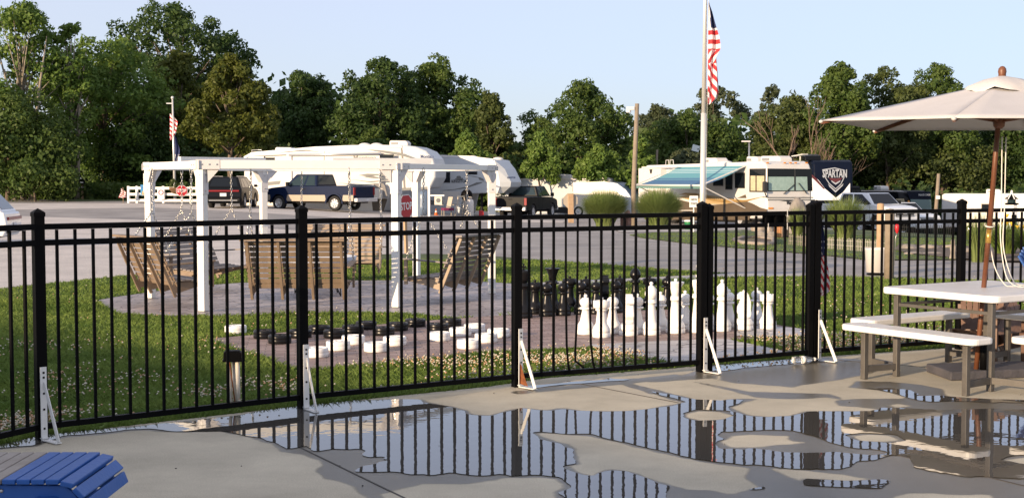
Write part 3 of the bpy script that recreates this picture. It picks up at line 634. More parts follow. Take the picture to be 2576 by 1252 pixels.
# ================================================================ CHESS AND CHECKERS
mat('chess_white', (.80, .79, .77), .38, spec=.4); mat('chess_black', (.007, .007, .008), .3, spec=.3)
def base_prof(r, h): return [(r*.97, 0), (r, .006), (r, .05), (r*.965, .053), (r*.965, .058), (r, .061), (r, .078), (r*.96, .095), (r*.86, .118), (r*.72, .14), (r*.64, .155), (r*.60, .175)]
def piece(kind, m, label, loc, rz, grp):
    t = thing('chess_'+kind, label, 'chess piece', loc, rz, grp); 
    if kind == 'pawn':
        r = .102; b = MB().lathe(base_prof(r, 0)+[(.052, .22), (.042, .268), (.042, .285), (.068, .29), (.076, .30), (.068, .312), (.042, .316)], 24)
        hd = MB().lathe([(.036, .316), (.055, .33), (.068, .352), (.071, .375), (.062, .402), (.038, .423), (.014, .43), (.012, .433), (.02, .44), (.021, .452), (.012, .463), (.001, .465)], 24)
    elif kind == 'rook':
        r = .105; b = MB().lathe(base_prof(r, 0)+[(.060, .21), (.052, .28), (.054, .30), (.07, .306), (.07, .32), (.060, .325)], 24)
        hd = MB().lathe([(.055, .325), (.088, .335), (.096, .345), (.097, .418), (.08, .418), (.08, .405), (.015, .405), (.013, .428), (.022, .438), (.02, .452), (.001, .46)], 24)
    elif kind == 'bishop':
        r = .108; b = MB().lathe(base_prof(r, 0)+[(.056, .24), (.046, .33), (.046, .36), (.074, .366), (.08, .378), (.056, .39), (.06, .40), (.044, .41)], 24)
        hd = MB().lathe([(.04, .41), (.062, .43), (.076, .46), (.077, .485), (.06, .53), (.03, .563), (.013, .575), (.021, .585), (.023, .598), (.014, .61), (.001, .614)], 24)
    elif kind == 'queen':
        r = .115; b = MB().lathe(base_prof(r, 0)+[(.062, .24), (.052, .34), (.052, .38), (.085, .386), (.094, .40), (.066, .412), (.068, .425), (.05, .435)], 24)
        hd = MB().lathe([(.048, .435), (.056, .5), (.078, .56), (.099, .588), (.101, .6), (.085, .6), (.055, .59), (.02, .6), (.012, .608), (.02, .62), (.019, .634), (.001, .64)], 24)
    elif kind == 'king':
        r = .118; b = MB().lathe(base_prof(r, 0)+[(.064, .24), (.054, .36), (.054, .40), (.088, .406), (.095, .42), (.066, .432), (.07, .446), (.05, .456)], 24)
        hd = MB().lathe([(.05, .456), (.062, .52), (.08, .575), (.09, .60), (.084, .612), (.045, .622), (.014, .628), (.012, .64)], 24)
        hd.prism([(-.01, .63), (.01, .63), (.008, .655), (.03, .648), (.03, .678), (.008, .672), (.014, .705), (-.014, .705), (-.008, .672), (-.03, .678), (-.03, .648), (-.008, .655)], .02)
    else:
        r = .112; b = MB().lathe(base_prof(r, 0)[:-2]+[(.075, .125), (.07, .15), (.055, .155)], 24)
        hd = MB(); P = [(-.062, .15), (.062, .15), (.072, .19), (.066, .25), (.07, .30), (.062, .36), (.045, .42), (.02, .462), (-.005, .48), (-.012, .455), (-.04, .455), (-.055, .44), (-.095, .405), (-.10, .375), (-.085, .36), (-.05, .372), (-.04, .355), (-.055, .31), (-.078, .255), (-.08, .22), (-.06, .18)]
        hd.prism([(x*1.15, z) for x, z in P], .10)
    b.build('body', m, t)
    h = hd.build('head', m, t, .016 if kind == 'knight' else 0)
    if kind == 'knight':
        mb = MB()
        for q in range(8): mb.box((.045-.004*q*(q > 4), 0, .24+q*.024), (.055, .103, .008))
        mb.ball((-.045, .051, .41), .008, 6); mb.ball((-.045, -.051, .41), .008, 6); mb.build('mane', m, t)
    return t
WH = [(1473, 846, 'pawn', 'white pawn at the left end of the white row, beside the front rook'), (1513, 854, 'rook', 'white rook standing nearest the fence, left of the broad white knight'), (1541, 844, 'pawn', 'white pawn peeping out behind the front rook'), (1581, 849, 'knight', 'white knight right beside the nearest white rook'), (1603, 844, 'pawn', 'white pawn half hidden behind the left white knight'), (1638, 847, 'bishop', 'white bishop between the left knight and the white queen'), (1661, 837, 'pawn', 'white pawn between the left bishop and the queen'), (1699, 843, 'queen', 'tall white queen with a flared crown'), (1723, 833, 'pawn', 'white pawn just right of the white queen'), (1756, 841, 'king', 'white king mostly hidden behind the black gate post'), (1781, 832, 'pawn', 'white pawn squeezed between the gate post and the right bishop'), (1816, 838, 'bishop', 'white bishop right of the gate post'), (1833, 829, 'pawn', 'white pawn tucked behind the right white bishop'), (1871, 835, 'knight', 'white knight in profile beside the end rook'), (1903, 822, 'pawn', 'white pawn hidden low behind the right knight and end rook'), (1931, 833, 'rook', 'white rook at the right end of the row, by the pavers edge')]
BK = [(1317, 804, 'king', 'black king with a cross, tallest piece by the fence post'), (1345.6, 794, 'rook', 'black rook just behind the black king'), (1375, 800, 'pawn', 'black pawn in front of the black queen'), (1390, 790, 'queen', 'black queen with the flared crown behind two pawns'), (1417, 798, 'pawn', 'black pawn right of the black queen'), (1433, 781, 'rook', 'black rook far back, right of the black queen'), (1462, 795, 'pawn', 'black pawn left of the row middle, before another pawn'), (1474, 783, 'pawn', 'black pawn in the back row behind the nearest white pawn'), (1499, 794, 'pawn', 'black pawn in front of the black knight'), (1521, 782, 'knight', 'black knight turned away in the back row'), (1549, 791, 'pawn', 'rightmost black pawn of the front line'), (1559, 780, 'pawn', 'black pawn standing right behind the rightmost front pawn'), (1598, 781, 'bishop', 'tall black bishop rising above the white knight'), (1634, 780, 'rook', 'black rook behind the white bishop'), (1677, 780, 'pawn', 'black pawn alone at the right end, beside the white queen')]
for L_, m_, gname, rr in ((WH, 'chess_white', 'white giant chess pieces', 0), (BK, 'chess_black', 'black giant chess pieces', 0)):
    for i, (x, y, k, lab) in enumerate(L_):
        p = GP(x, y); d = Vector((p.x, p.y, 0)).normalized()*.1; p = p+d; p.z = gz(p.x, p.y)+.019
        rz = R(0) if (x > 1800 and k == 'knight') else (R(95) if k == 'knight' else random.uniform(0, 6))
        if k == 'king': rz = R(12)
        piece(k, m_, lab, p, rz, gname)
WC = [(593, 845, 'white checker lying off the court in the grass corner'), (795, 905, 'white checker nearest the fence, just right of the black post'), (851, 887, 'white checker diagonally behind the nearest one'), (889, 872, 'white checker touching two others, behind the second from the post'), (946, 891, 'white checker in front of the middle pair'), (993, 875, 'white checker right behind the one in the middle front'), (1104, 863, 'white checker left of the right-hand cluster'), (1158, 851, 'white checker between the left of the cluster and the farthest one'), (1194, 841, 'farthest white checker, by the black row'), (1179, 883, 'front white checker of the right-hand cluster'), (1223, 867, 'white checker behind the front one of the right cluster'), (1254, 854, 'rightmost white checker, beside the black fence post')]
BC = [(666, 857, 'black checker at the left end of the black rows'), (704, 870, 'nearest black checker, low at the left'), (756, 855.5, 'black checker half behind the fence post'), (803, 845, 'black checker in the rear row just right of the post'), (842, 856, 'black checker in front of the rear row, above a white pair'), (888, 844, 'black checker behind the white touching pair'), (921, 834, 'black checker at the grass edge in the rear row'), (965, 849, 'black checker in the middle of the front black row'), (1000, 837, 'black checker just behind the middle front one'), (1045, 827, 'black checker in the rear row toward the right'), (1101.5, 839, 'black checker right of the middle, nearer the white cluster'), (1135, 827, 'rightmost black checker at the rear')]
for L_, m_, gname in ((WC, 'chess_white', 'white giant checkers'), (BC, 'chess_black', 'black giant checkers')):
    for x, y, lab in L_:
        p = GP(x, y); d = Vector((p.x, p.y, 0)).normalized()*.127; p = p+d; p.z = gz(p.x, p.y)+.019
        t = thing('checker', lab, 'checker', p, random.uniform(0, 6), gname)
        mb = MB(); mb.lathe([(.122, 0), (.127, .006), (.128, .04), (.1265, .043), (.1265, .047), (.128, .05), (.127, .084), (.12, .092), (.108, .092), (.105, .084), (.001, .084)], 36); mb.build('disc', m_, t)
        mb = MB(); mb.lathe([(.045, .084), (.045, .091), (.03, .091), (.03, .084)], 20); mb.prism([(-.075, -.006), (.075, -.006), (.075, .006), (-.075, .006)], .006, axis='z', o=(0, .06, .087)); mb.prism([(-.03, -.006), (.03, -.006), (0, .03)], .006, axis='z', o=(0, -.07, .087)); mb.build('crown_relief', m_, t)
# ================================================================ TREES
def leafmat(name, a, b_, tr=.42):
    m = mat(name, a, .55, spec=.3); t = m.node_tree; n = t.nodes; l = t.links; b = n['Principled BSDF']
    ge = n.new('ShaderNodeNewGeometry'); rp = n.new('ShaderNodeValToRGB'); rp.color_ramp.elements[0].color = tuple(a)+(1,); rp.color_ramp.elements[1].color = tuple(b_)+(1,)
    tc = n.new('ShaderNodeTexCoord'); no = n.new('ShaderNodeTexNoise'); no.inputs['Scale'].default_value = .5; no.inputs['Detail'].default_value = 3; l.new(tc.outputs['Object'], no.inputs[0])
    ad = n.new('ShaderNodeMath'); ad.operation = 'MULTIPLY_ADD'; ad.inputs[1].default_value = .55; l.new(ge.outputs['Random Per Island'], ad.inputs[0])
    mr = n.new('ShaderNodeMapRange'); mr.inputs[1].default_value = .35; mr.inputs[2].default_value = .65; mr.inputs[3].default_value = -.05; mr.inputs[4].default_value = .5; l.new(no.outputs[0], mr.inputs[0]); l.new(mr.outputs[0], ad.inputs[2]); l.new(ad.outputs[0], rp.inputs[0])
    l.new(rp.outputs[0], b.inputs['Base Color']); ts = n.new('ShaderNodeBsdfTranslucent'); l.new(rp.outputs[0], ts.inputs[0]); ms = n.new('ShaderNodeMixShader'); ms.inputs[0].default_value = tr
    l.new(b.outputs[0], ms.inputs[1]); l.new(ts.outputs[0], ms.inputs[2]); l.new(ms.outputs[0], n['Material Output'].inputs[0])
leafmat('leaf_dark', (.030, .065, .018), (.08, .13, .03)); leafmat('leaf_mid', (.045, .09, .02), (.115, .165, .035)); leafmat('leaf_yellow', (.06, .085, .015), (.14, .155, .026))
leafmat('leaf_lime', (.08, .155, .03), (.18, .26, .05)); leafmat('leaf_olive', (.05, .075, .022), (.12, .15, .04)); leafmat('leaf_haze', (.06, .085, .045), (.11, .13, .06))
mat('bark', (.10, .075, .055), .9, c2=(.17, .13, .10), vs=6); mat('pale_bark', (.34, .30, .24), .8, c2=(.2, .17, .13), vs=3); mat('dead_bark', (.20, .14, .10), .85, c2=(.13, .09, .065), vs=4)
ENV = {'round': [(0, .55), (.15, .85), (.4, 1), (.65, .92), (.85, .62), (1, .15)], 'broad': [(0, .7), (.3, 1), (.6, .95), (.85, .7), (1, .25)], 'cone': [(0, 1), (.25, .95), (.5, .78), (.75, .5), (1, .08)],
       'tall': [(0, .6), (.3, .85), (.6, 1), (.85, .8), (1, .3)], 'bush': [(0, 1), (.4, .9), (.8, .6), (1, .2)], 'flat': [(0, .35), (.35, .8), (.7, 1), (.9, .8), (1, .35)]}
def leaves(C, Rl, n, ls, up=.25, asp=.62, flat=.75):
    # C lobe centres (k,3), Rl lobe radii; n leaves in total
    k = len(C); w = Rl**2; idx = rng.choice(k, n, p=w/w.sum()); d = rng.normal(size=(n, 3)); d[:, 2] = d[:, 2]*flat+up; d /= np.linalg.norm(d, axis=1)[:, None]
    r = Rl[idx]*(.55+.5*rng.random(n)**.6); P = C[idx]+d*r[:, None]*np.array([1, 1, .85])
    nn = d+rng.normal(0, .55, (n, 3)); nn /= np.linalg.norm(nn, axis=1)[:, None]
    a = rng.normal(size=(n, 3)); a -= (a*nn).sum(1)[:, None]*nn; a /= np.linalg.norm(a, axis=1)[:, None]; b = np.cross(nn, a)
    s = ls*(.55+.9*rng.random(n)); A = a*s[:, None]*.5; B = b*s[:, None]*asp*.5
    V = np.stack([P-A, P+B*.9-A*.1, P+A, P-B*.9+A*.1], 1).reshape(-1, 3); return V, np.arange(4*n).reshape(n, 4)
def crown_lobes(w, h, z0, env, nl, lr, y_=1.):
    e = ENV[env]; C = []; Rr = []
    for i in range(nl):
        t = (i+.5)/nl if i % 2 else rng.random(); rr = np.interp(t, [q[0] for q in e], [q[1] for q in e])*w/2; a = rng.random()*2*PI; q = (.62+.42*rng.random()) if rng.random() < .8 else rng.random()*.6
        lo = lr*w*(.7+.6*rng.random())*(.65+.35*rr/(w/2)); q2 = max(0, rr-lo*.75)*q/.95
        C.append((math.cos(a)*q2, math.sin(a)*q2*y_, z0+lo*.6+t*(h-lo*1.35))); Rr.append(lo)
    return np.array(C), np.array(Rr)
def tree(name, px, top, wpx, Y, env, leaf, label, bot=480, n=9000, nl=34, ls=.34, lr=.155, trunk='bark', tn=1, group='trees along the wood edge', cat='tree', tw=.2, up=.25, asp=.62):
    x = (px-1288)/FPX*Y; z = gz(x, Y); s = Y/FPX; zt = EYE+(455-top)*s-z; zb = max(.3, EYE+(455-bot)*s-z); w = wpx*s*1.17; n = int(n*1.35); nl = int(nl*1.3)
    t = thing(name, label, cat, (x, Y, z), 0, group); C, Rr = crown_lobes(w, zt-zb, zb, env, nl, lr)
    K = 7; D_ = rng.normal(size=(len(C), K, 3)); D_[:, :, 2] += .25; D_ /= np.linalg.norm(D_, axis=2)[:, :, None]
    C2 = (C[:, None, :]+D_*Rr[:, None, None]*(.55+.4*rng.random((len(C), K, 1)))).reshape(-1, 3); R2 = np.repeat(Rr, K)*(.28+.22*rng.random(len(C)*K))
    V1, F1 = leaves(C2, R2, int(n*1.25), ls*.68, up, asp); V, F = leaves(C, Rr*.92, int(n*.45), ls*.85, up, asp); V = np.concatenate([V1, V]); F = np.concatenate([F1, F+len(V1)]); raw('crown', V, F, leaf, t)
    mb = MB(); H_ = zb+(zt-zb)*.8
    for q in range(tn):
        ox = (q-(tn-1)/2)*.5; mb.tube([(ox, 0, -.2), (ox*1.3+random.uniform(-.2, .2), 0, H_*.3), (ox*2+random.uniform(-.4, .4), .1, H_*.65), (ox*2.6+random.uniform(-.5, .5), 0, H_)], [tw, tw*.75, tw*.45, tw*.12], 7)
    for i in range(0, len(C), 1 if tn > 1 else 2):
        c = Vector(C[i]); b0 = Vector((0, 0, max(.4, c.z*.62))); mb.tube([b0, b0.lerp(c, .5)+Vector((0, 0, .2)), c], [tw*.32, tw*.2, tw*.06], 5)
    mb.build('trunk', trunk, t); return t
# -- from left to right along the skyline
TR = [
 ('sycamore_tree', 60, 8, 270, 84, 'tall', 'leaf_lime', 'tall airy light green tree at the far left with pale stems showing', 440, 8500, 44, .34, .13, 'pale_bark', 3),
 ('sycamore_tree', 185, 60, 130, 86, 'tall', 'leaf_lime', 'thin open-crowned light green tree beside the tall airy one', 430, 3600, 28, .32, .15, 'pale_bark', 2),
 ('shade_tree', 20, 225, 330, 82, 'broad', 'leaf_mid', 'bushy mid green tree at the left edge below the airy tall one', 500, 8000, 30, .34, .17, 'bark', 1),
 ('shade_tree', 265, 92, 330, 92, 'tall', 'leaf_lime', 'bright green leafy tree left of the darkest tall tree', 470, 12000, 44, .36, .14, 'bark', 1),
 ('walnut_tree', 455, 8, 330, 108, 'flat', 'leaf_dark', 'tallest dark feathery tree, rising above the yellow-green ones', 400, 12500, 52, .42, .125, 'bark', 2),
 ('shade_tree', 455, 130, 190, 96, 'round', 'leaf_yellow', 'yellow-green tree in front of the tallest dark one', 440, 6500, 26, .36, .16, 'bark', 1),
 ('sweetgum_tree', 585, 132, 240, 84, 'cone', 'leaf_yellow', 'pointed yellow-green tree with layered branches, right of the far flagpole', 400, 12000, 52, .32, .12, 'bark', 1),
 ('shade_tree', 355, 270, 300, 95, 'broad', 'leaf_dark', 'dark leafy tree behind the far flagpole', 495, 8500, 30, .36, .17, 'bark', 1),
 ('shade_tree', 765, 170, 200, 102, 'tall', 'leaf_dark', 'dark green tree between the pointed one and the big round one', 420, 8000, 30, .36, .15, 'bark', 1),
 ('oak_tree', 960, 142, 250, 100, 'round', 'leaf_dark', 'big round dark tree behind the long white trailer, its left half', 440, 11000, 40, .36, .14, 'bark', 1),
 ('oak_tree', 1095, 150, 240, 103, 'broad', 'leaf_mid', 'big dark tree with a lighter green top behind the trailer fronts', 440, 11000, 40, .36, .14, 'bark', 1),
 ('oak_tree', 1235, 228, 160, 98, 'cone', 'leaf_olive', 'brownish olive tree sloping down to the sky gap in the middle', 480, 7500, 30, .34, .15, 'bark', 1),
 ('oak_tree', 1455, 208, 268, 100, 'broad', 'leaf_mid', 'rounded green tree standing alone left of the wooden light pole', 480, 13500, 44, .34, .13, 'bark', 1),
 ('shade_tree', 1655, 262, 170, 118, 'round', 'leaf_haze', 'hazy distant tree just right of the wooden light pole', 470, 6000, 28, .38, .15, 'bark', 1),
 ('shade_tree', 1790, 212, 190, 128, 'flat', 'leaf_haze', 'distant tree with a thin open top behind the large flag', 470, 6500, 30, .42, .12, 'bark', 1),
 ('oak_tree', 1730, 285, 260, 108, 'broad', 'leaf_mid', 'full green tree behind the blue awning', 490, 9500, 34, .36, .16, 'bark', 1),
 ('shade_tree', 1938, 216, 90, 122, 'round', 'leaf_haze', 'small distant round-topped tree right of the flag', 430, 2200, 14, .36, .2, 'bark', 1),
 ('oak_tree', 2000, 238, 230, 104, 'round', 'leaf_olive', 'olive tree behind the bare dead tree', 490, 9500, 36, .36, .15, 'bark', 1),
 ('oak_tree', 2110, 155, 190, 100, 'round', 'leaf_mid', 'tall round-headed tree above the dark front of the trailer with lettering', 440, 9500, 34, .34, .15, 'bark', 1),
 ('oak_tree', 2235, 165, 190, 104, 'tall', 'leaf_olive', 'olive brown tree left of the twin-topped one, above the parasol edge', 470, 9500, 34, .34, .15, 'bark', 1),
 ('oak_tree', 2375, 158, 190, 106, 'tall', 'leaf_mid', 'tree with an uneven twin top rising over the parasol canopy', 470, 9500, 34, .34, .15, 'bark', 1),
 ('oak_tree', 2160, 330, 210, 108, 'round', 'leaf_mid', 'leafy tree behind the white pickup and the black coach', 490, 9500, 34, .32, .15, 'bark', 1),
 ('oak_tree', 2335, 335, 320, 108, 'broad', 'leaf_olive', 'broad spreading tree under the parasol canopy', 500, 13000, 40, .34, .14, 'bark', 1),
 ('oak_tree', 2520, 300, 260, 110, 'broad', 'leaf_dark', 'dark tree right behind the parasol pole', 500, 9000, 32, .34, .16, 'bark', 1),
 ('shade_tree', 2600, 180, 220, 108, 'broad', 'leaf_dark', 'dark tree at the right edge above the parasol', 470, 6000, 28, .36, .16, 'bark', 1)]
for (nm, px, top, w_, Y, env, lf, lab, bot, n_, nl, ls, lr, tk, tn) in TR: tree(nm, px, top, w_, Y, env, lf, lab, bot, n_, nl, ls, lr, tk, tn)
SH = [('shrub', 1180, 332, 90, 92, 'bush', 'leaf_lime', 'light green young tree just above the second white trailer', 430), ('shrub', 950, 318, 100, 96, 'bush', 'leaf_mid', 'small green bush showing over the long trailer roof', 400), ('shrub', 1360, 322, 105, 92, 'cone', 'leaf_lime', 'bright green young tree in the gap left of the lone round tree', 470), ('shrub', 1505, 362, 110, 90, 'bush', 'leaf_lime', 'light green bush in front of the lone round tree', 460),
      ('shrub', 1245, 400, 110, 93, 'bush', 'leaf_mid', 'low green bush over the second trailer nose', 480), ('shrub', 1610, 345, 90, 90, 'cone', 'leaf_lime', 'narrow light bush right at the wooden light pole', 480), ('shrub', 1720, 372, 100, 94, 'bush', 'leaf_haze', 'pale bush above the motorhome rear', 450), ('shrub', 470, 395, 90, 88, 'bush', 'leaf_olive', 'olive bush at the foot of the far flagpole', 500), ('shrub', 90, 400, 200, 80, 'bush', 'leaf_mid', 'spreading bush at the far left road edge', 500)]
for (nm, px, top, w_, Y, env, lf, lab, bot) in SH: tree(nm, px, top, w_, Y, env, lf, lab, bot, 3400, 16, .3, .2, 'bark', 1, group='bushes in front of the wood', cat='bush', tw=.08)
# bare dead trees
def twigs(mb, p, d, L, r, dep):
    q = p+d*L*.5+Vector((random.uniform(-.08, .08)*L, random.uniform(-.08, .08)*L, 0)); e = p+d*L; mb.tube([p, q, e], [r, r*.8, r*.6], 6 if dep > 2 else 4)
    if dep == 0: return
    for i in range(3 if dep > 1 else 4):
        v = Vector((random.uniform(-1, 1), random.uniform(-1, 1), random.uniform(-.1, .6))); nd = (d*1.5+v*.62).normalized(); twigs(mb, p.lerp(e, random.uniform(.55, 1)), nd, L*random.uniform(.55, .8), r*.55, dep-1)
for px, top, Y, r, lab in ((2005, 245, 88, .17, 'bare dead tree with forked tan branches above the motorhome'), (2070, 320, 89, .09, 'small bare reddish dead tree behind the dark trailer roof')):
    x = (px-1288)/FPX*Y; z = gz(x, Y); h = EYE+(455-top)*Y/FPX-z; t = thing('dead_tree', lab, 'tree', (x, Y, z), 0, 'bare dead trees'); mb = MB(); random.seed(5+px)
    for k, dd in enumerate((Vector((-.25, 0, 1)), Vector((.28, .1, 1)))): twigs(mb, Vector((.15*k, 0, -.2)), dd.normalized(), h*.44, r*.75, 3)
    mb.build('trunk', 'dead_bark', t)
# undergrowth closing the wood below the crowns
def hedge(n, x0, x1, y0, y1, hf, ls, name, leaf, label, tilt=.3):
    x = rng.uniform(x0, x1, n); y = rng.uniform(y0, y1, n); hh = hf(x)*(.8+.8*fbm(x, y, .35, 4)+.5*fbm(x, y, 1.2, 8)); z = g(x, y)+hh*rng.random(n)**.75
    nn = rng.normal(0, .7, (n, 3)); nn[:, 1] -= .7; nn[:, 2] += tilt; nn /= np.linalg.norm(nn, axis=1)[:, None]; a = rng.normal(size=(n, 3)); a -= (a*nn).sum(1)[:, None]*nn; a /= np.linalg.norm(a, axis=1)[:, None]; b = np.cross(nn, a); s = ls*(.5+rng.random(n)); P = np.stack([x, y, z], 1)
    A = a*s[:, None]*.5; B = b*s[:, None]*.33; V = np.stack([P-A, P+B, P+A, P-B], 1).reshape(-1, 3); tag(raw(name, V, np.arange(4*n).reshape(n, 4), leaf), label, 'undergrowth', kind='stuff')
hedge(34000, -46, 44, 95, 101, lambda x: 4.2+0*x, .42, 'undergrowth', 'leaf_dark', 'dark tangled undergrowth closing the foot of the wood')
hedge(36000, -34, 70, 112, 122, lambda x: np.interp(x, [-34, -30, -12, -4, 2, 8, 14, 20, 60], [4, 9.5, 10.5, 8.5, 6, 6.5, 8.5, 9.5, 11]), .7, 'woodland_backdrop', 'leaf_dark', 'far dark wood seen between the nearer trees')
hedge(14000, -46, -12, 85.5, 89, lambda x: 1.1+0*x, .3, 'roadside_weeds', 'leaf_mid', 'rough green weeds along the far roadside')
# ================================================================ VEHICLES
mat('glass_dark', (.008, .011, .015), .08, spec=.3); mat('glass_tint', (.02, .035, .04), .08, spec=.35); mat('coach_glass', (.10, .17, .18), .2, spec=.5); mat('tyre', (.012, .012, .012), .8); mat('chrome', (.62, .62, .62), .3, metal=.55); mat('under', (.01, .01, .01), .9)
mat('paint_navy', (.006, .013, .04), .3, coat=.12, spec=.15); mat('paint_black', (.004, .005, .007), .35, coat=.1, spec=.12); mat('paint_white', (.74, .76, .78), .3, coat=.5); mat('paint_gold', (.33, .275, .21), .4, coat=.2)
mat('red_lens', (.22, .008, .01), .2, coat=.6); mat('clear_lens', (.6, .6, .6), .1); mat('amber_lens', (.7, .25, .02), .3); mat('plate', (.6, .6, .62), .5)
mat('rv_white', (.62, .60, .57), .4, var=.03, vs=2); mat('rv_cream', (.66, .60, .50), .4); mat('rv_cool', (.50, .53, .55), .4); mat('rv_grey', (.22, .23, .24), .5); mat('rv_brown', (.10, .075, .05), .5, var=.1, vs=2); mat('rv_tan', (.42, .30, .15), .5); mat('rv_gold', (.30, .19, .07), .45)
mat('decal_grey', (.16, .165, .16), .5); mat('decal_blue', (.02, .05, .15), .4); mat('decal_dark', (.03, .03, .03), .4); mat('decal_silver', (.45, .47, .5), .3, metal=.4); mat('decal_maroon', (.08, .015, .02), .4); mat('seam', (.20, .19, .18), .7)
mat('curtain', (.55, .47, .30), .8, c2=(.40, .34, .22), vs=9); mat('curtain_cool', (.25, .36, .33), .8, c2=(.33, .45, .42), vs=5)
mat('awn1', (.42, .56, .58), .7); mat('awn2', (.10, .29, .34), .7); mat('awn3', (.045, .13, .26), .7); mat('awn4', (.10, .20, .18), .7)
def setv(t, px, Y, rel, lx, ly, z=None):
    va = math.atan((px-1288)/FPX); th = va+R(rel); t.rotation_euler = (0, 0, PI/2-th); Rm = Matrix.Rotation(PI/2-th, 3, 'Z'); P = Vector(((px-1288)/FPX*Y, Y, 0)); o = P-Rm @ Vector((lx, ly, 0))
    o.z = gz(o.x, o.y) if z is None else z; t.location = o; t['_'] = 0; del t['_']
    M = Matrix.Translation(o) @ Rm.to_4x4(); I = M.inverted(); c = I @ Vector((0, 0, EYE))
    def S(yl):
        def f(px, py, dy=0):
            d = I.to_3x3() @ Vector(ray(px, py)); k = (yl-c.y)/d.y; return (c.x+d.x*k, c.z+d.z*k)
        return f
    def Fp(xl):
        def f(px, py):
            d = I.to_3x3() @ Vector(ray(px, py)); k = (xl-c.x)/d.x; return (c.y+d.y*k, c.z+d.z*k)
        return f
    return S, Fp
def plate_s(pts, y, t=.012, off=0):       # polygon (x,z) laid on a side at y
    s_ = 1 if y > 0 else -1; mb = MB(); mb.prism(pts, t, o=(0, y+s_*(t/2+off), 0)); return mb
def plate_f(pts, x, t=.012, off=0):       # polygon (y,z) laid on the front or rear at x
    s_ = 1 if x > 0 else -1; mb = MB(); mb.prism(pts, t, axis='x', o=(x+s_*(t/2+off), 0, 0)); return mb
def wheel(t, x, y, r=.39, w=.25, spokes=8, rimm='chrome'):
    s_ = 1 if y > 0 else -1; mb = MB(); mb.lathe([(r*.62, -w/2), (r*.94, -w/2), (r, -w*.36), (r, w*.36), (r*.94, w/2), (r*.62, w/2), (r*.6, 0), (r*.62, -w/2)], 28, axis='y', o=(x, y, r), cap=False); wh = mb.build('wheel', 'tyre', t)
    mb = MB(); yo = y+s_*w*.30; mb.lathe([(.02, -.02), (r*.63, -.02), (r*.66, .03*s_), (r*.6, .04*s_), (r*.56, -.01*s_)], 28, axis='y', o=(x, yo, r), cap=False)
    for k in range(spokes):
        a = 2*PI*k/spokes; mb.beam((x, yo+s_*.02, r), (x+math.cos(a)*r*.58, yo+s_*.012, r+math.sin(a)*r*.58), .05, .02, up=(0, 1, 0))
    mb.lathe([(.001, .05*s_), (.06, .045*s_), (.065, 0)], 14, axis='y', o=(x, yo, r)); mb.build('rim', rimm, wh)
def archpts(x, r, z0, n=9): return [(x+r*math.cos(a), max(z0, .0)+r*.0+ (0.0)+r*math.sin(a)) for a in [PI*i/(n-1) for i in range(n)]]
def frus(bx0, bx1, bw, bz, tx0, tx1, tw, tz):
    B = [Vector((bx1, bw/2, bz)), Vector((bx1, -bw/2, bz)), Vector((bx0, -bw/2, bz)), Vector((bx0, bw/2, bz))]; T = [Vector((tx1, tw/2, tz)), Vector((tx1, -tw/2, tz)), Vector((tx0, -tw/2, tz)), Vector((tx0, tw/2, tz))]
    return B, T
def pane_on(q, u0, u1, v0, v1, u0t=None, u1t=None, off=.008):     # q = (b0,b1,t1,t0) corners
    b0, b1, t1, t0 = q; n = (b1-b0).cross(t0-b0).normalized(); u0t = u0 if u0t is None else u0t; u1t = u1 if u1t is None else u1t
    def P(u, v): return (b0.lerp(b1, u)).lerp(t0.lerp(t1, u), v)
    vs = [P(u0, v0), P(u1, v0), P(u1t, v1), P(u0t, v1)]; c = sum(vs, Vector())/4; s_ = 1 if n.dot(c-Vector((0, 0, c.z))) > 0 else -1
    mb = MB(); mb.add([v+n*s_*off for v in vs]+[v+n*s_*(off-.02) for v in vs], [(0, 1, 2, 3), (0, 1, 5, 4), (1, 2, 6, 5), (2, 3, 7, 6), (3, 0, 4, 7)]); return mb
def car_body(t, low, w, cab, m, mt=None, lowsplit=None, m2=None, glass='glass_dark', bev=.05, doors=(), suv=False, winds=None):
    mb = MB(); mb.prism(low, w); bd = mb.build('body', m, t, bev, seg=3)
    B, T = frus(*cab); mb = MB(); mb.add(B+T, [(0, 1, 2, 3), (4, 7, 6, 5), (0, 4, 5, 1), (1, 5, 6, 2), (2, 6, 7, 3), (3, 7, 4, 0)]); mb.build('cab', m, t, .06, seg=3)
    pane_on((B[0], B[1], T[1], T[0]), .05, .95, .08, .93).build('windshield', glass, t); pane_on((B[3], B[2], T[2], T[3]), .08, .92, .15, .88).build('rear_window', glass, t)
    for q in ((B[3], B[0], T[0], T[3]), (B[2], B[1], T[1], T[2])):
        for (u0, u1, u0t, u1t) in winds: pane_on(q, u0, u1, .06, .88, u0t, u1t).build('side_window', glass, t)
    return bd
def arch_profile(pts_top, x_r, x_f, r, zb, xr_end, xf_end):
    # closed side outline: along the top then back along the bottom with the two wheel openings
    P = list(pts_top); P += [(xf_end, zb)]; P += [(x_f+r*math.cos(a), .38+r*math.sin(a)) if .38+r*math.sin(a) > zb else (x_f+r*math.cos(a), zb) for a in [PI*i/10 for i in range(11)]]
    P += [(x_r+r*math.cos(a), .38+r*math.sin(a)) if .38+r*math.sin(a) > zb else (x_r+r*math.cos(a), zb) for a in [PI*i/10 for i in range(11)]]; P += [(xr_end, zb)]; return P
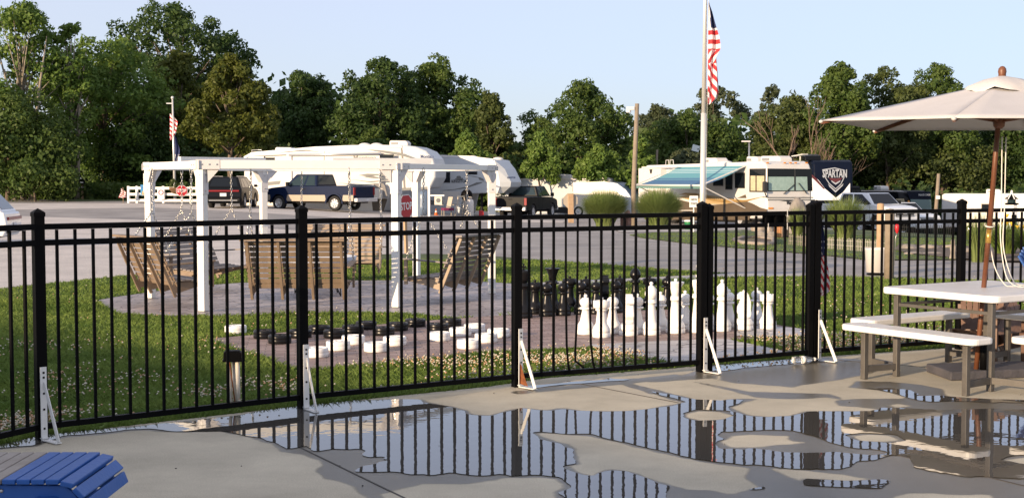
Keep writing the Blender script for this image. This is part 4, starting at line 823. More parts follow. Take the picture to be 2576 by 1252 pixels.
def pickup(t, m, m2, L=5.9, w=2.0, cabx=(-.75, 1.15), glass='glass_tint', m_flare=None, winds=((.06, .36, .08, .36), (.42, .95, .42, .78)), Hc=1.93, rail=1.32, hood=1.28, tail='red_lens'):
    xr, xf = -L/2, L/2; wr, wf = xr+1.25, xf-.98; r = .50
    top = [(xr, .55), (xr-.01, rail-.03), (xr+.05, rail), (cabx[0], rail), (cabx[1]+.45, hood+.03), (xf-.5, hood-.06), (xf-.08, hood-.16), (xf, hood-.4), (xf, .55)]
    car_body(t, arch_profile(top, wr, wf, r, .50, xr, xf), w, (cabx[0], cabx[1]+.5, w-.06, rail-.01, cabx[0]+.12, cabx[1]-.12, w-.46, Hc), m, glass=glass, winds=winds)
    mb = MB(); mb.box((0, 0, .55), (L-.5, w-.5, .3)); mb.box((wr, 0, .4), (.15, w-.3, .15)); mb.box((wf, 0, .4), (.15, w-.3, .15)); mb.build('chassis', 'under', t)
    mb = MB(); mb.box(((xr+cabx[0])/2, 0, rail+.004), (cabx[0]-xr-.14, w-.18, .012)); mb.build('bed', 'under', t)  # flat dark sheet standing in for the shaded hollow of the bed
    for x in (wr, wf):
        for s_ in (-1, 1): wheel(t, x, s_*(w/2-.13), .40)
    if m2:
        for s_ in (-1, 1):
            pts = [(wr+.52, .50), (wf-.52, .50), (wf-.60, .84), (wr+.60, .84)]; plate_s(pts, s_*w/2).build('lower_panel', m2, t)
            plate_s([(xr+.02, .52), (wr-.52, .52), (wr-.58, .84), (xr+.02, .84)], s_*w/2).build('lower_panel', m2, t); plate_s([(wf+.52, .52), (xf-.06, .52), (xf-.06, .84), (wf+.58, .84)], s_*w/2).build('lower_panel', m2, t)
            for xw in (wr, wf):
                mb = MB(); A = [PI*i/12 for i in range(13)]; mb.prism([(xw+.50*math.cos(a), .38+.50*math.sin(a)) for a in A]+[(xw+.585*math.cos(a), .38+.585*math.sin(a)) for a in A[::-1]], .05, o=(0, s_*(w/2+.02), 0)); mb.build('fender_flare', m_flare or m, t)
    for s_ in (-1, 1):
        for x in (cabx[0]+.02, cabx[0]+.68, cabx[1]+.28):
            plate_s([(x-.006, .56), (x+.006, .56), (x+.006, rail-.02), (x-.006, rail-.02)], s_*w/2, .003).build('door_gap', 'under', t)
        for x in (cabx[0]+.78,): mb = MB(); mb.box((x+.05, s_*(w/2+.015), rail-.17), (.16, .03, .045)); mb.build('door_handle', 'under', t)
        mb = MB(); mb.box((cabx[1]+.18, s_*(w/2+.17), rail+.10), (.14, .2, .22)); mb.box((cabx[1]+.2, s_*(w/2+.04), rail+.02), (.05, .16, .04)); mb.build('mirror', 'under', t, .02)
        mb = MB(); mb.box((xr-.0, s_*(w/2-.075), rail-.28), (.06, .16, .42)); mb.build('tail_light', tail, t, .01)
        mb = MB(); mb.box((xf-.02, s_*(w/2-.2), hood-.42), (.08, .34, .26)); mb.build('headlight', 'clear_lens', t, .02)
    mb = MB(); mb.box((xr-.12, 0, .58), (.2, w-.04, .2)); mb.build('rear_bumper', 'chrome', t, .02)
    mb = MB(); mb.box((xr-.23, 0, .60), (.012, .3, .15)); mb.build('licence_plate', 'plate', t)
    plate_f([(-w/2+.17, .72), (w/2-.17, .72), (w/2-.17, rail-.06), (-w/2+.17, rail-.06)], xr-.01, .012).build('tailgate', m, t, .004)
    mb = MB(); mb.box((xr-.028, 0, rail-.14), (.012, .24, .06)); mb.build('tailgate_handle', 'under', t)
    mb = MB(); mb.box((xf+.07, 0, .55), (.2, w-.02, .26)); mb.build('front_bumper', 'chrome', t, .03)
    mb = MB(); mb.box((xf+.01, 0, hood-.42), (.04, w-.76, .34))
    mb.build('grille', 'under', t); mb = MB()
    for z in (-.12, 0, .12): mb.box((xf+.035, 0, hood-.42+z), (.015, w-.8, .035))
    mb.box((xf+.045, 0, hood-.42), (.012, .26, .1)); mb.build('grille_bar', 'chrome', t)
# --- blue and gold pickup
t = thing('pickup_truck', 'navy blue pickup truck with gold lower panels, parked in front of the long trailer', 'pickup truck', (0, 0, 0), 0, 'parked pickup trucks')
S, Fp = setv(t, 890, 69.5, -56, -2.95, 1.0); pickup(t, 'paint_navy', 'paint_gold', m_flare='paint_navy', cabx=(-.55, 1.05), L=5.9, Hc=1.95)
# --- dark pickup seen from behind
t = thing('pickup_truck', 'black and blue pickup truck seen from behind, right of the second white trailer', 'pickup truck', (0, 0, 0), 0, 'parked pickup trucks')
S, Fp = setv(t, 1325, 76, 19, -2.95, -1.0); pickup(t, 'paint_black', None, cabx=(-.75, 1.15), Hc=1.9, glass='glass_tint', rail=1.28, hood=1.2)
# --- white pickups on the right
t = thing('pickup_truck', 'white pickup truck facing right, with a chrome grille, before the black coach', 'pickup truck', (0, 0, 0), 0, 'parked pickup trucks')
S, Fp = setv(t, 2240, 66, 134, 2.95, -1.0); pickup(t, 'paint_white', None, cabx=(-.85, 1.25), glass='glass_dark', winds=((.05, .42, .1, .44), (.48, .95, .49, .78)), Hc=1.98, rail=1.38, hood=1.38)
t = thing('pickup_truck', 'second white pickup peeping out beyond the one with the chrome grille', 'pickup truck', (0, 0, 0), 0, 'parked pickup trucks')
S, Fp = setv(t, 2303, 76, 136, 2.95, -1.0); pickup(t, 'paint_white', None, cabx=(-.85, 1.25), glass='glass_dark', winds=((.05, .42, .1, .44), (.48, .95, .49, .78)), Hc=1.9, rail=1.3, hood=1.3)
# --- black SUV
def wagon(t, m, L, w, Hc, belt, hood, rearx, cabf, m_lo='under', lens=True):
    xr, xf = -L/2, L/2; wr, wf = xr+.95, xf-.92
    top = [(xr+.04, .40), (xr, .62), (xr+.06, belt), (xr+.35, belt+.02), (cabf, belt), (cabf+.55, hood), (xf-.25, hood-.14), (xf, hood-.38), (xf-.02, .35)]
    car_body(t, arch_profile(top, wr, wf, .41, .28, xr+.1, xf-.1), w, (xr+.10, cabf+.35, w-.06, belt-.01, xr+rearx, cabf-.55, w-.5, Hc), m, bev=.09, winds=((.12, .30, .2, .3), (.33, .60, .33, .6), (.63, .94, .63, .82)))
    for x in (wr, wf):
        for s_ in (-1, 1): wheel(t, x, s_*(w/2-.11), .36, .23, 10)
    mb = MB(); mb.box((0, 0, .38), (L-.5, w-.4, .25)); mb.build('chassis', 'under', t)
    mb = MB(); mb.box((xr-.0, 0, belt-.16), (.05, w-.22, .085)); mb.build('tail_light', 'red_lens', t, .01)
    mb = MB(); mb.box((xr-.015, 0, belt-.36), (.02, .34, .17)); mb.build('licence_plate', 'plate', t)
    mb = MB(); mb.box((xr+.02, 0, .45), (.12, w-.16, .14)); mb.build('rear_bumper', m_lo, t, .03); mb = MB(); mb.box((xr-.05, 0, .42), (.02, w-.4, .03)); mb.build('bumper_strip', 'chrome', t)
    for s_ in (-1, 1):
        mb = MB(); mb.box((cabf+.1, s_*(w/2+.08), belt+.1), (.12, .18, .14)); mb.build('mirror', m, t, .03); mb = MB(); mb.box((xf-.1, s_*(w/2-.22), hood-.3), (.25, .35, .12)); mb.build('headlight', 'clear_lens', t, .02)
        mb = MB(); mb.beam((xr+rearx+.1, s_*(w/2-.32), Hc+.03), (cabf-.6, s_*(w/2-.32), Hc+.03), .03, .03); mb.build('roof_rail', 'chrome', t)
t = thing('sport_utility_car', 'black sport utility car seen from behind, with a full-width red tail light', 'car'); setv(t, 562, 69, 13, -2.28, 0); wagon(t, 'paint_black', 4.56, 1.9, 1.66, 1.08, 1.05, .38, .95)
t = thing('hatchback_car', 'white car cut off by the left edge, showing its red tail light', 'car'); setv(t, 26, 34.5, -125 if False else -78, -2.2, .5, ); wagon(t, 'paint_white', 4.4, 1.8, 1.46, .92, .98, .55, .9)

# ---------------------------------------------------------------- recreational vehicles
def acunit(t, x, y, z, s_=1., m='rv_white'):
    mb = MB(); mb.prism([(-.5*s_, 0), (.5*s_, 0), (.5*s_, .2), (.38*s_, .32), (-.45*s_, .34), (-.5*s_, .26)], .7, o=(x, y, z)); a = mb.build('air_conditioner', m, t, .05)
    mb = MB(); mb.box((x-.22*s_, y-.36, z+.17), (.36*s_, .02, .12)); mb.box((x-.22*s_, y+.36, z+.17), (.36*s_, .02, .12)); mb.build('vent_grille', 'rv_grey', a)
def rvbody(t, prof, w, m, bev=.07, name='body'): mb = MB(); mb.prism(prof, w); return mb.build(name, m, t, bev, seg=3)
def rwin(t, f, x0, y0, x1, y1, y, m='glass_dark', frame='decal_dark', name='window'):
    a, b = f(x0, y0), f(x1, y1); xs = sorted((a[0], b[0])); zs = sorted((a[1], b[1])); P = [(xs[0], zs[0]), (xs[1], zs[0]), (xs[1], zs[1]), (xs[0], zs[1])]
    o = plate_s([(p[0]+(-.04 if i in (0, 3) else .04), p[1]+(-.04 if i < 2 else .04)) for i, p in enumerate(P)], y, .02).build(name, frame, t, .006); plate_s(P, y, .006, .02).build('pane', m, o); return o
def side_text(s, f, x0, x1, py, hpx, y, m, t, Y, sh=0, bold=.004):
    a, b = f(x0, py), f(x1, py); c = ((a[0]+b[0])/2, (a[1]+b[1])/2); s_ = 1 if y > 0 else -1
    M = Matrix.Translation((c[0], y+s_*.012, c[1])) @ (Matrix.Rotation(PI/2, 4, 'X') if s_ < 0 else Matrix.Rotation(PI, 4, 'Z') @ Matrix.Rotation(PI/2, 4, 'X'))
    return text(s, hpx*Y/FPX*1.35, M, m, t, w=abs(b[0]-a[0]), bold=bold, sh=sh)
def front_text(s, f, x0, x1, py, hpx, x, m, t, Y, sh=0, bold=.004, name='lettering'):
    a, b = f(x0, py), f(x1, py); M = Matrix.Translation((x+.014, (a[0]+b[0])/2, a[1])) @ Matrix.Rotation(PI/2, 4, 'Z') @ Matrix.Rotation(PI/2, 4, 'X')
    return text(s, hpx*Y/FPX*1.35, M, m, t, w=abs(b[0]-a[0]), bold=bold, sh=sh, name=name)
def zz2(x, y): return ((1000+x/2.0864)/1.5652, (400+y/2.0864)/1.5652)
def zz3(x, y): return ((1950+x/2.0863)/1.5652, (400+y/2.0863)/1.5652)
def zz4(x, y): return ((2450+x/2.4078)/1.5652, (480+y/2.4078)/1.5652)
def zz6(x, y): return ((1700+x/3.9631)/1.5652, (680+y/3.9631)/1.5652)
# long white fifth-wheel trailer (left)
t = thing('travel_trailer', 'long white fifth-wheel trailer with brown swooshes, behind the navy pickup', 'camper trailer', (0, 0, 0), 0, 'parked camper trailers')
Sf, Ff = setv(t, 1075, 74, 105, 5.4, -1.22); f = Sf(-1.22); yn = -1.222
def PL(L, f=None): return [f(*p) for p in L]
prof = PL([(612, 522), (614, 400), (632, 386), (700, 377), (790, 369), (880, 365), (950, 364), (1010, 366), (1045, 371), (1070, 382), (1085, 400), (1093, 425), (1092, 445), (1080, 470), (985, 478), (975, 500), (962, 532)], f)
rvbody(t, prof, 2.44, 'rv_white', .09)
mb = plate_s(PL([(614, 394), (634, 383), (790, 369.5), (950, 365), (1012, 367), (1012, 372), (950, 370), (790, 375), (634, 389), (614, 400)], f), yn, .03); mb.build('roof_edge', 'decal_silver', t)
sl = PL([(725, 388), (962, 385), (962, 500), (725, 500)], f); mb = MB(); mb.prism(sl, .28, o=(0, -1.22-.14, 0)); so_ = mb.build('slide_out', 'rv_white', t, .02); ys = -1.502
f2 = Sf(-1.50)
side_text('Montana', f2, 889, 946, 397, 10, ys, 'decal_grey', t, 76)
rwin(t, f2, *zz2(1035, 440), *zz2(1145, 476), ys); rwin(t, f, *zz2(478, 440), *zz2(550, 490), yn, 'glass_tint', 'decal_grey'); rwin(t, f, *zz2(275, 592), *zz2(330, 700), yn); rwin(t, f, 655, 398, 690, 412, yn)
for P in ([(905, 390), (1060, 402), (1200, 420), (1330, 470), (1320, 476), (1180, 436), (1040, 412)], [(860, 605), (930, 592), (1060, 596), (1110, 610), (1000, 608), (940, 618)], [(800, 640), (950, 655), (1110, 640), (1115, 650), (960, 665)], [(690, 665), (850, 685), (1000, 672), (1000, 678), (850, 695)], [(900, 620), (960, 608), (1030, 622), (1100, 632), (990, 632)]):
    yy = ys if P[0][0] < 905 or P[0][0] == 900 else (yn if P[0][0] == 905 else ys); plate_s(PL([zz2(*p) for p in P], f2), ys, .006).build('swoosh', 'decal_grey', t)
plate_s(PL([zz2(*p) for p in [(215, 420), (330, 402), (430, 398), (560, 418), (430, 406), (330, 412)]], f), yn, .006).build('swoosh', 'decal_dark', t)
plate_s(PL([zz2(*p) for p in [(120, 660), (220, 650), (210, 680), (0, 700)]], f), yn, .006).build('swoosh', 'decal_grey', t)
for P in ([(985, 670), (1060, 672), (1075, 690), (1100, 790), (985, 790)], [(575, 405), (580, 405), (580, 640), (575, 640)]): plate_s(PL([zz2(*p) for p in P], f2), ys, .004).build('seam', 'seam', t)
for P in ([(-20, 450), (85, 450), (85, 478), (-20, 478)],): plate_s(PL([zz2(*p) for p in P], f), yn, .1).build('locker', 'rv_white', t)
mb = MB(); mb.prism(PL([(1010, 364.5), (1046, 369), (1073, 380), (1090, 399), (1097, 425), (1096, 447), (1083, 473), (1020, 478.5), (1016, 430)], f), 2.47); mb.build('nose_cap', 'rv_cool', t, .12, seg=3)
plate_s(PL([(1008, 366), (1011, 366), (1018, 430), (1020, 478), (1016, 478), (1013, 430)], f), -1.236, .006).build('seam', 'seam', t)
for P in ([(985, 474), (1085, 470), (1080, 476), (985, 481)], [(640, 392), (725, 388), (725, 391), (640, 395)]): plate_s(PL(P, f), -1.238, .02).build('trim', 'decal_grey', t)
c, c2 = f2(728, 390), f2(960, 387); mb = MB(); mb.tube([(c[0], ys-.08, c[1]), (c2[0], ys-.08, c2[1])], .07, 8); mb.build('rolled_awning', 'decal_silver', t)
for x in (733, 955): a, b = f2(x, 391), f2(x, 470); mb = MB(); mb.box((a[0], ys-.05, (a[1]+b[1])/2), (.05, .05, abs(a[1]-b[1]))); mb.build('awning_arm', 'decal_silver', t)
plate_s(PL([(725, 474), (962, 474), (962, 500), (725, 500)], f2), ys, .008).build('lower_band', 'rv_cream', t); plate_s(PL([(614, 488), (970, 488), (964, 532), (614, 524)], f), yn, .01).build('skirt', 'rv_cream', t); plate_s(PL([(935, 500), (975, 500), (965, 531), (938, 530)], f), yn, .02).build('skirt_panel', 'rv_brown', t); plate_s(PL([(745, 420), (880, 412), (960, 418), (960, 424), (880, 419), (750, 428)], f2), ys, .006).build('swoosh', 'rv_tan', t)
q = Ff(5.55)
M_ = Matrix.Translation((0, 0, 0)); a, b = f(1058, 419), f(1091, 419)
side_text('Montana', f, 1058, 1092, 394, 9, -1.24, 'decal_blue', t, 75)
for (x, y_) in ((993, 362), (702, 379)): c = f(x, y_); acunit(t, c[0], -.1, c[1]-.12, 1.1)
for x in (905, 935): c = f(x, 367); mb = MB(); mb.ball((c[0], -.3, c[1]-.02), (.42, .3, .22), 12); mb.build('roof_vent', 'rv_white', t)
mb = MB(); c = f(650, 382); mb.tube([(c[0]-.5, -1, c[1]-.2), (c[0]-.5, -1, c[1]+.1), (c[0]+.1, -1, c[1]+.12), (c[0]+.1, -1, c[1]-.1)], .02, 6); mb.build('roof_rail', 'chrome', t)
mb = MB(); mb.box((-2.2, 0, .45), (6.2, 2.0, .7)); mb.build('chassis', 'under', t)
for x in (-2.6, -1.7): wheel(t, x, -1.1, .36); wheel(t, x, 1.1, .36)
mb = MB(); c = f(640, 488); mb.box((c[0]+4.2, -1.5, 0), (.01, .01, .01)); 
# second fifth-wheel trailer
t = thing('travel_trailer', 'white fifth-wheel trailer with a castle emblem, right of the long trailer', 'camper trailer', (0, 0, 0), 0, 'parked camper trailers')
Sf, Ff = setv(t, 1262, 77, 112, 5.0, -1.22); f = Sf(-1.22); yn = -1.222
prof = PL([(960, 530), (960, 385), (1090, 393), (1180, 395), (1243, 402), (1250, 430), (1255, 470), (1250, 485), (1165, 488), (1160, 512), (1155, 540)], f); rvbody(t, prof, 2.44, 'rv_cool', .06)
# front cap bulging forward of the side
P3 = [f(1243, 402), f(1255, 470), f(1250, 486)]
mb = MB(); vs = []; x0 = 5.0
for (px_, py_, bul) in ((1243, 403, .1), (1250, 425, .35), (1256, 458, .6), (1256, 470, .55), (1250, 486, .25)):
    x_, z_ = f(px_, py_); vs.append([(x_-.25, -1.21, z_), (x_+.02, -1.21, z_), (x_+bul, -.85, z_), (x_+bul+.1, 0, z_), (x_+bul, .85, z_), (x_+.02, 1.21, z_), (x_-.25, 1.21, z_)])
allv = [v for r_ in vs for v in r_]; n7 = 7; fs = [(i*n7+j, i*n7+j+1, (i+1)*n7+j+1, (i+1)*n7+j) for i in range(4) for j in range(6)]+[tuple(range(7)), tuple(range(28, 35))[::-1]]
mb.add(allv, fs, sm=False); mb.build('front_cap', 'rv_cool', t)
plate_s(PL([(1080, 389), (1180, 392), (1240, 400), (1240, 404), (1180, 397), (1080, 394)], f), yn, .03).build('roof_edge', 'rv_white', t)
side_text('KINGSTON', f, *[zz6(x, 140)[0] for x in (312, 552)], zz6(0, 136)[1], 7.5, yn, 'decal_dark', t, 78)
plate_s(PL([zz6(*p) for p in [(355, 112), (370, 90), (385, 92), (388, 60), (400, 50), (440, 48), (455, 62), (462, 85), (480, 78), (490, 95), (490, 112)]], f), yn, .006).build('emblem', 'decal_grey', t)
rwin(t, f, *zz6(182, 0), *zz6(278, 145), yn); rwin(t, f, *zz2(1745, 580), *zz2(1830, 594), yn)
for P, m_ in (([(100, 275), (330, 262), (560, 215), (700, 150), (780, 148), (790, 158), (700, 190), (520, 245), (300, 275)], 'decal_grey'), ([(550, 45), (660, 55), (760, 75), (810, 100), (812, 130), (740, 110), (730, 80), (640, 62)], 'decal_grey'), ([(978, 182), (1065, 215), (1060, 245), (985, 215)], 'decal_blue'), ([(30, 55), (165, 35), (165, 40), (40, 60)], 'decal_grey'), ([(40, 98), (165, 108), (165, 116), (40, 106)], 'decal_grey'), ([(740, 130), (865, 158), (1000, 190), (990, 182), (865, 150)], 'decal_grey')):
    plate_s(PL([zz6(*p) for p in P], f), yn, .006).build('swoosh', m_, t)
plate_s(PL([zz6(*p) for p in [(175, 292), (435, 292), (435, 485), (175, 485)]], f), yn, .01).build('baggage_door', 'rv_white', t, .004)
plate_s(PL([zz6(*p) for p in [(-150, 430), (170, 430), (170, 500), (-150, 500)]], f), yn, .006).build('skirt_panel', 'decal_grey', t)
fr = Ff(5.62); front_text('KINGSTON', fr, 1274, 1294, 447, 5, 5.66, 'decal_blue', t, 76)
for (x, y_) in ((1165, 396), (1230, 400)): c = f(x, y_); mb = MB(); mb.ball((c[0], .2, c[1]), (.35, .3, .14), 10); mb.build('roof_vent', 'rv_white', t)
mb = MB(); mb.box((-1.5, 0, .45), (6, 2, .6)); mb.build('chassis', 'under', t); mb = MB(); mb.box((3.6, -.9, .85), (.12, .12, 1.7)); mb.box((3.6, .9, .85), (.12, .12, 1.7)); mb.build('landing_leg', 'under', t)
for x in (-1.5, -.6): wheel(t, x, -1.1, .36); wheel(t, x, 1.1, .36)
# third white trailer
t = thing('travel_trailer', 'plain white trailer with one dark window, behind the black pickup', 'camper trailer', (0, 0, 0), 0, 'parked camper trailers')
Sf, Ff = setv(t, 1512, 92, 100, 4.6, -1.2); f = Sf(-1.2); yn = -1.202
prof = PL([(1230, 545), (1230, 455), (1300, 450), (1400, 448), (1480, 449), (1512, 452), (1516, 465), (1514, 490), (1445, 492), (1440, 510), (1432, 545)], f); rvbody(t, prof, 2.4, 'rv_cool', .07)
plate_s(PL([(1300, 449), (1400, 447.5), (1512, 450), (1512, 455), (1400, 452), (1300, 454)], f), yn, .03).build('roof_edge', 'rv_white', t); rwin(t, f, *zz3(640, 680), *zz3(725, 735), yn)
c = f(1410, 449); acunit(t, c[0], 0, c[1]-.03, 1.2); mb = MB(); c = f(1482, 449); mb.tube([(c[0], 0, c[1]), (c[0], 0, c[1]+.25)], .03, 6); mb.lathe([(.25, .22), (.2, .3), (.01, .33)], 12, o=(c[0], 0, c[1])); mb.build('antenna', 'rv_white', t)
mb = MB(); mb.box((-1, 0, .4), (5, 2, .5)); mb.build('chassis', 'under', t); wheel(t, -1.2, -1.1, .36); wheel(t, -.3, -1.1, .36)
# trailer with slanting slate-blue nose
t = thing('travel_trailer', 'small trailer with a slanting slate-blue nose, left of the wooden light pole', 'camper trailer', (0, 0, 0), 0, 'parked camper trailers')
Sf, Ff = setv(t, 1592, 88, 108, 3.4, -1.2); f = Sf(-1.2); yn = -1.202
prof = PL([(1440, 545), (1440, 458), (1520, 456), (1550, 462), (1572, 478), (1588, 500), (1592, 525), (1588, 545)], f); rvbody(t, prof, 2.3, 'rv_cream', .05)
mb = MB(); Q = PL([(1532, 457), (1552, 461), (1574, 477), (1590, 499), (1594, 525), (1590, 546), (1572, 546), (1570, 520), (1560, 495)], f); mb.prism(Q, 2.36); mb.build('nose_cap', 'decal_silver', t, .04); MATS['nose'] = mat('nose', (.12, .17, .25), .35)
mb = MB(); mb.prism([(x+.02, z+.01) for x, z in Q], 2.2); mb.build('nose_shell', 'nose', t, .03); c = f(1515, 457); acunit(t, c[0]-.2, 0, c[1]-.05, 1.); mb = MB(); mb.box((0, 0, .4), (5, 2, .4)); mb.build('chassis', 'under', t); wheel(t, -.5, -1.05, .35)
# beige trailer just left of the motorhome
t = thing('travel_trailer', 'low beige trailer glimpsed between the light pole and the motorhome', 'camper trailer', (0, 0, 0), 0, 'parked camper trailers')
Sf, Ff = setv(t, 1640, 96, 96, 3.5, -1.2); f = Sf(-1.2); rvbody(t, PL([(1560, 545), (1560, 470), (1575, 462), (1650, 458), (1650, 545)], f), 2.4, 'rv_cream', .06); rwin(t, f, 1596, 482, 1616, 494, -1.202)

# ---------------------------------------------------------------- motorhome
t = thing('motorhome', 'cream and brown motorhome with its blue striped awning let out', 'motorhome'); L_ = 12.2; w = 2.5
Sf, Ff = setv(t, 1927, 61.5, 147, L_/2, -w/2); f = Sf(-w/2); yn = -w/2-.002; xf = L_/2+.002; ff = Ff(L_/2)
prof = [(-L_/2, .45), (-L_/2, 3.02), (-L_/2+.25, 3.12), (L_/2-2.4, 3.17), (L_/2-.5, 3.2), (L_/2-.15, 3.08), (L_/2, 2.8), (L_/2+.04, 1.5), (L_/2+.06, 1.0), (L_/2, .5), (L_/2-1.1, .45)]
ax = L_/2-2.35; prof += [(ax+.55*math.cos(a), .45+.55*math.sin(a)) for a in [PI*i/8 for i in range(9)]]; rvbody(t, prof, w, 'rv_white', .10)
P = lambda L: PL([zz4(*p) for p in L], f)
plate_s(P([(212, 800), (520, 735), (640, 760), (760, 792), (960, 778), (1180, 752), (1240, 775), (1310, 812), (1372, 828), (1372, 862), (1240, 862), (1210, 905), (1205, 930), (212, 925)]), yn, .006).build('lower_panel', 'rv_brown', t)
plate_s(P([(530, 712), (620, 692), (800, 690), (960, 715), (1180, 745), (960, 780), (780, 778), (640, 740)]), yn, .010).build('swoosh', 'rv_tan', t)
plate_s(P([(535, 692), (600, 672), (700, 676), (800, 700), (900, 736), (1050, 742), (1180, 738), (1350, 705), (1180, 755), (1000, 768), (860, 752), (700, 700), (600, 690)]), yn, .014).build('swoosh', 'rv_gold', t)
plate_s(P([(1090, 722), (1170, 688), (1180, 722)]), yn, .012).build('swoosh', 'rv_brown', t)
plate_s(P([(1330, 708), (1372, 708), (1372, 716), (1330, 716)]), yn, .012).build('stripe', 'decal_grey', t)
for a in ((985, 500, 1042, 635), (1075, 490, 1160, 622), (868, 545, 955, 600)): rwin(t, f, *zz4(a[0], a[1]), *zz4(a[2], a[3]), yn)
d = rwin(t, f, *zz4(1214, 452), *zz4(1355, 658), yn, 'glass_dark', name='driver_window'); plate_s(P([(1222, 510), (1352, 512), (1352, 655), (1222, 652)]), yn, .006, .026).build('curtain', 'curtain', d); plate_s(P([(1270, 505), (1280, 505), (1280, 656), (1270, 656)]), yn, .008, .03).build('window_bar', 'decal_dark', d)
so2 = P([(206, 440), (418, 440), (418, 750), (206, 790)]); mb = MB(); mb.prism(so2, .35, o=(0, yn-.17, 0)); mb.build('slide_out', 'rv_white', t, .02); f3 = Sf(yn-.35)
side_text('W', f3, *[zz4(x, 0)[0] for x in (260, 286)], zz4(0, 472)[1], 9, yn-.35, 'decal_dark', t, 72, bold=.03)
mb = plate_s(PL([zz4(*p) for p in [(192, 425), (530, 418), (530, 432), (192, 440)]], f3), yn-.35, .05); mb.build('slide_topper', 'rv_white', t)
MATS['decal_tan'] = mat('decal_tan', (.35, .33, .25), .5); side_text('Voyage', f3, *[zz4(x, 0)[0] for x in (238, 335)], zz4(0, 660)[1], 9, yn-.35, 'decal_tan', t, 70, sh=.3)
# front
Pf = lambda L: PL([zz4(*p) for p in L], ff)
wsx = L_/2+.03
ws = plate_f(Pf([(1372, 442), (1790, 446), (1798, 655), (1372, 658)]), wsx, .03).build('windshield', 'glass_dark', t, .01)
plate_f(Pf([(1380, 520), (1622, 520), (1622, 650), (1380, 650)]), wsx, .006, .034).build('curtain', 'curtain_cool', ws); plate_f(Pf([(1636, 520), (1745, 520), (1750, 650), (1636, 650)]), wsx, .006, .034).build('curtain', 'curtain_cool', ws)
plate_f(Pf([(1622, 445), (1636, 445), (1636, 655), (1622, 655)]), wsx, .012, .036).build('window_bar', 'decal_dark', ws)
for a, b in (((1520, 682), (1618, 595)), ((1740, 682), (1662, 580))):
    A, B = Pf([a])[0], Pf([b])[0]; mb = MB(); mb.beam((wsx+.06, A[0], A[1]), (wsx+.06, B[0], B[1]), .02, .05, up=(1, 0, 0)); mb.build('wiper', 'decal_dark', t)
for Q_ in ([(1372, 712), (1806, 712), (1806, 722), (1372, 722)], [(1372, 734), (1822, 734), (1822, 744), (1372, 744)], [(1640, 722), (1720, 708), (1650, 724), (1720, 742), (1690, 745)]): plate_f(Pf(Q_), xf+.05, .006).build('stripe', 'decal_grey', t)
plate_f(Pf([(1490, 750), (1560, 742), (1640, 752), (1680, 768), (1600, 756), (1540, 752)]), xf+.05, .008).build('swoosh', 'decal_dark', t)
front_text('Voyage', ff, *[zz4(x, 0)[0] for x in (1548, 1640)], zz4(0, 768)[1], 8, xf+.05, 'decal_dark', t, 61, sh=.25, bold=.012)
plate_f(Pf([(1372, 850), (1806, 850), (1806, 925), (1372, 925)]), xf+.04, .1).build('front_bumper', 'rv_white', t, .03)
for a in ((1378, 810, 1425, 826), (1700, 812, 1800, 850)): plate_f(Pf([(a[0], a[1]), (a[2], a[1]), (a[2], a[3]), (a[0], a[3])]), xf+.05, .03).build('headlight', 'amber_lens' if a[0] < 1400 else 'clear_lens', t, .01)
for x in (1390, 1554, 1608, 1657, 1760): plate_f(Pf([(x-11, 382), (x+11, 382), (x+11, 394), (x-11, 394)]), L_/2-.28 if False else L_/2-.12, .03).build('marker_light', 'amber_lens', t)
c = f(*zz4(1316, 615)); mb = MB(); mb.box((L_/2+.15, -w/2-.18, c[1]), (.16, .2, .5)); mb.build('mirror', 'decal_dark', t, .04); mb = MB(); mb.tube([(L_/2+.12, -w/2-.18, c[1]-.2), (L_/2+.05, -w/2-.0, c[1]-.5)], .03, 6); mb.build('mirror_arm', 'decal_dark', t)
for a, s_ in ((650, 1.5), (1045, 1.0), (1215, 1.7)): c = f(*zz4(a, 380)); acunit(t, c[0], .2, 3.13, s_)
mb = MB(); c = f(*zz4(770, 380)); mb.ball((c[0], 0, 3.15), (.5, .4, .16), 12); mb.build('roof_vent', 'rv_white', t); mb = MB(); c = f(*zz4(1420, 350)); mb.tube([(c[0], .3, 3.15), (c[0], .3, 3.45)], .03, 6); mb.beam((c[0]-.5, .3, 3.42), (c[0]+.4, .3, 3.5), .3, .04); mb.build('antenna', 'rv_white', t)
mb = MB(); c = f(*zz4(375, 390)); mb.tube([(c[0]-.4, -.8, 3.1), (c[0]-.35, -.8, 3.38), (c[0]-.05, -.8, 3.38), (c[0], -.8, 3.1)], .022, 6); mb.tube([(c[0]+.1, -.8, 3.1), (c[0]+.12, -.8, 3.38), (c[0]+.45, -.8, 3.38), (c[0]+.5, -.8, 3.1)], .022, 6); mb.build('ladder_rail', 'rv_white', t)
mb = MB(); mb.box((-.2, 0, .42), (11, 2.1, .4)); mb.build('chassis', 'under', t)
wheel(t, ax, -w/2+.16, .46, .28, 10); wheel(t, ax, w/2-.16, .46, .28); wheel(t, -2.9, -w/2+.16, .46, .28, 10)
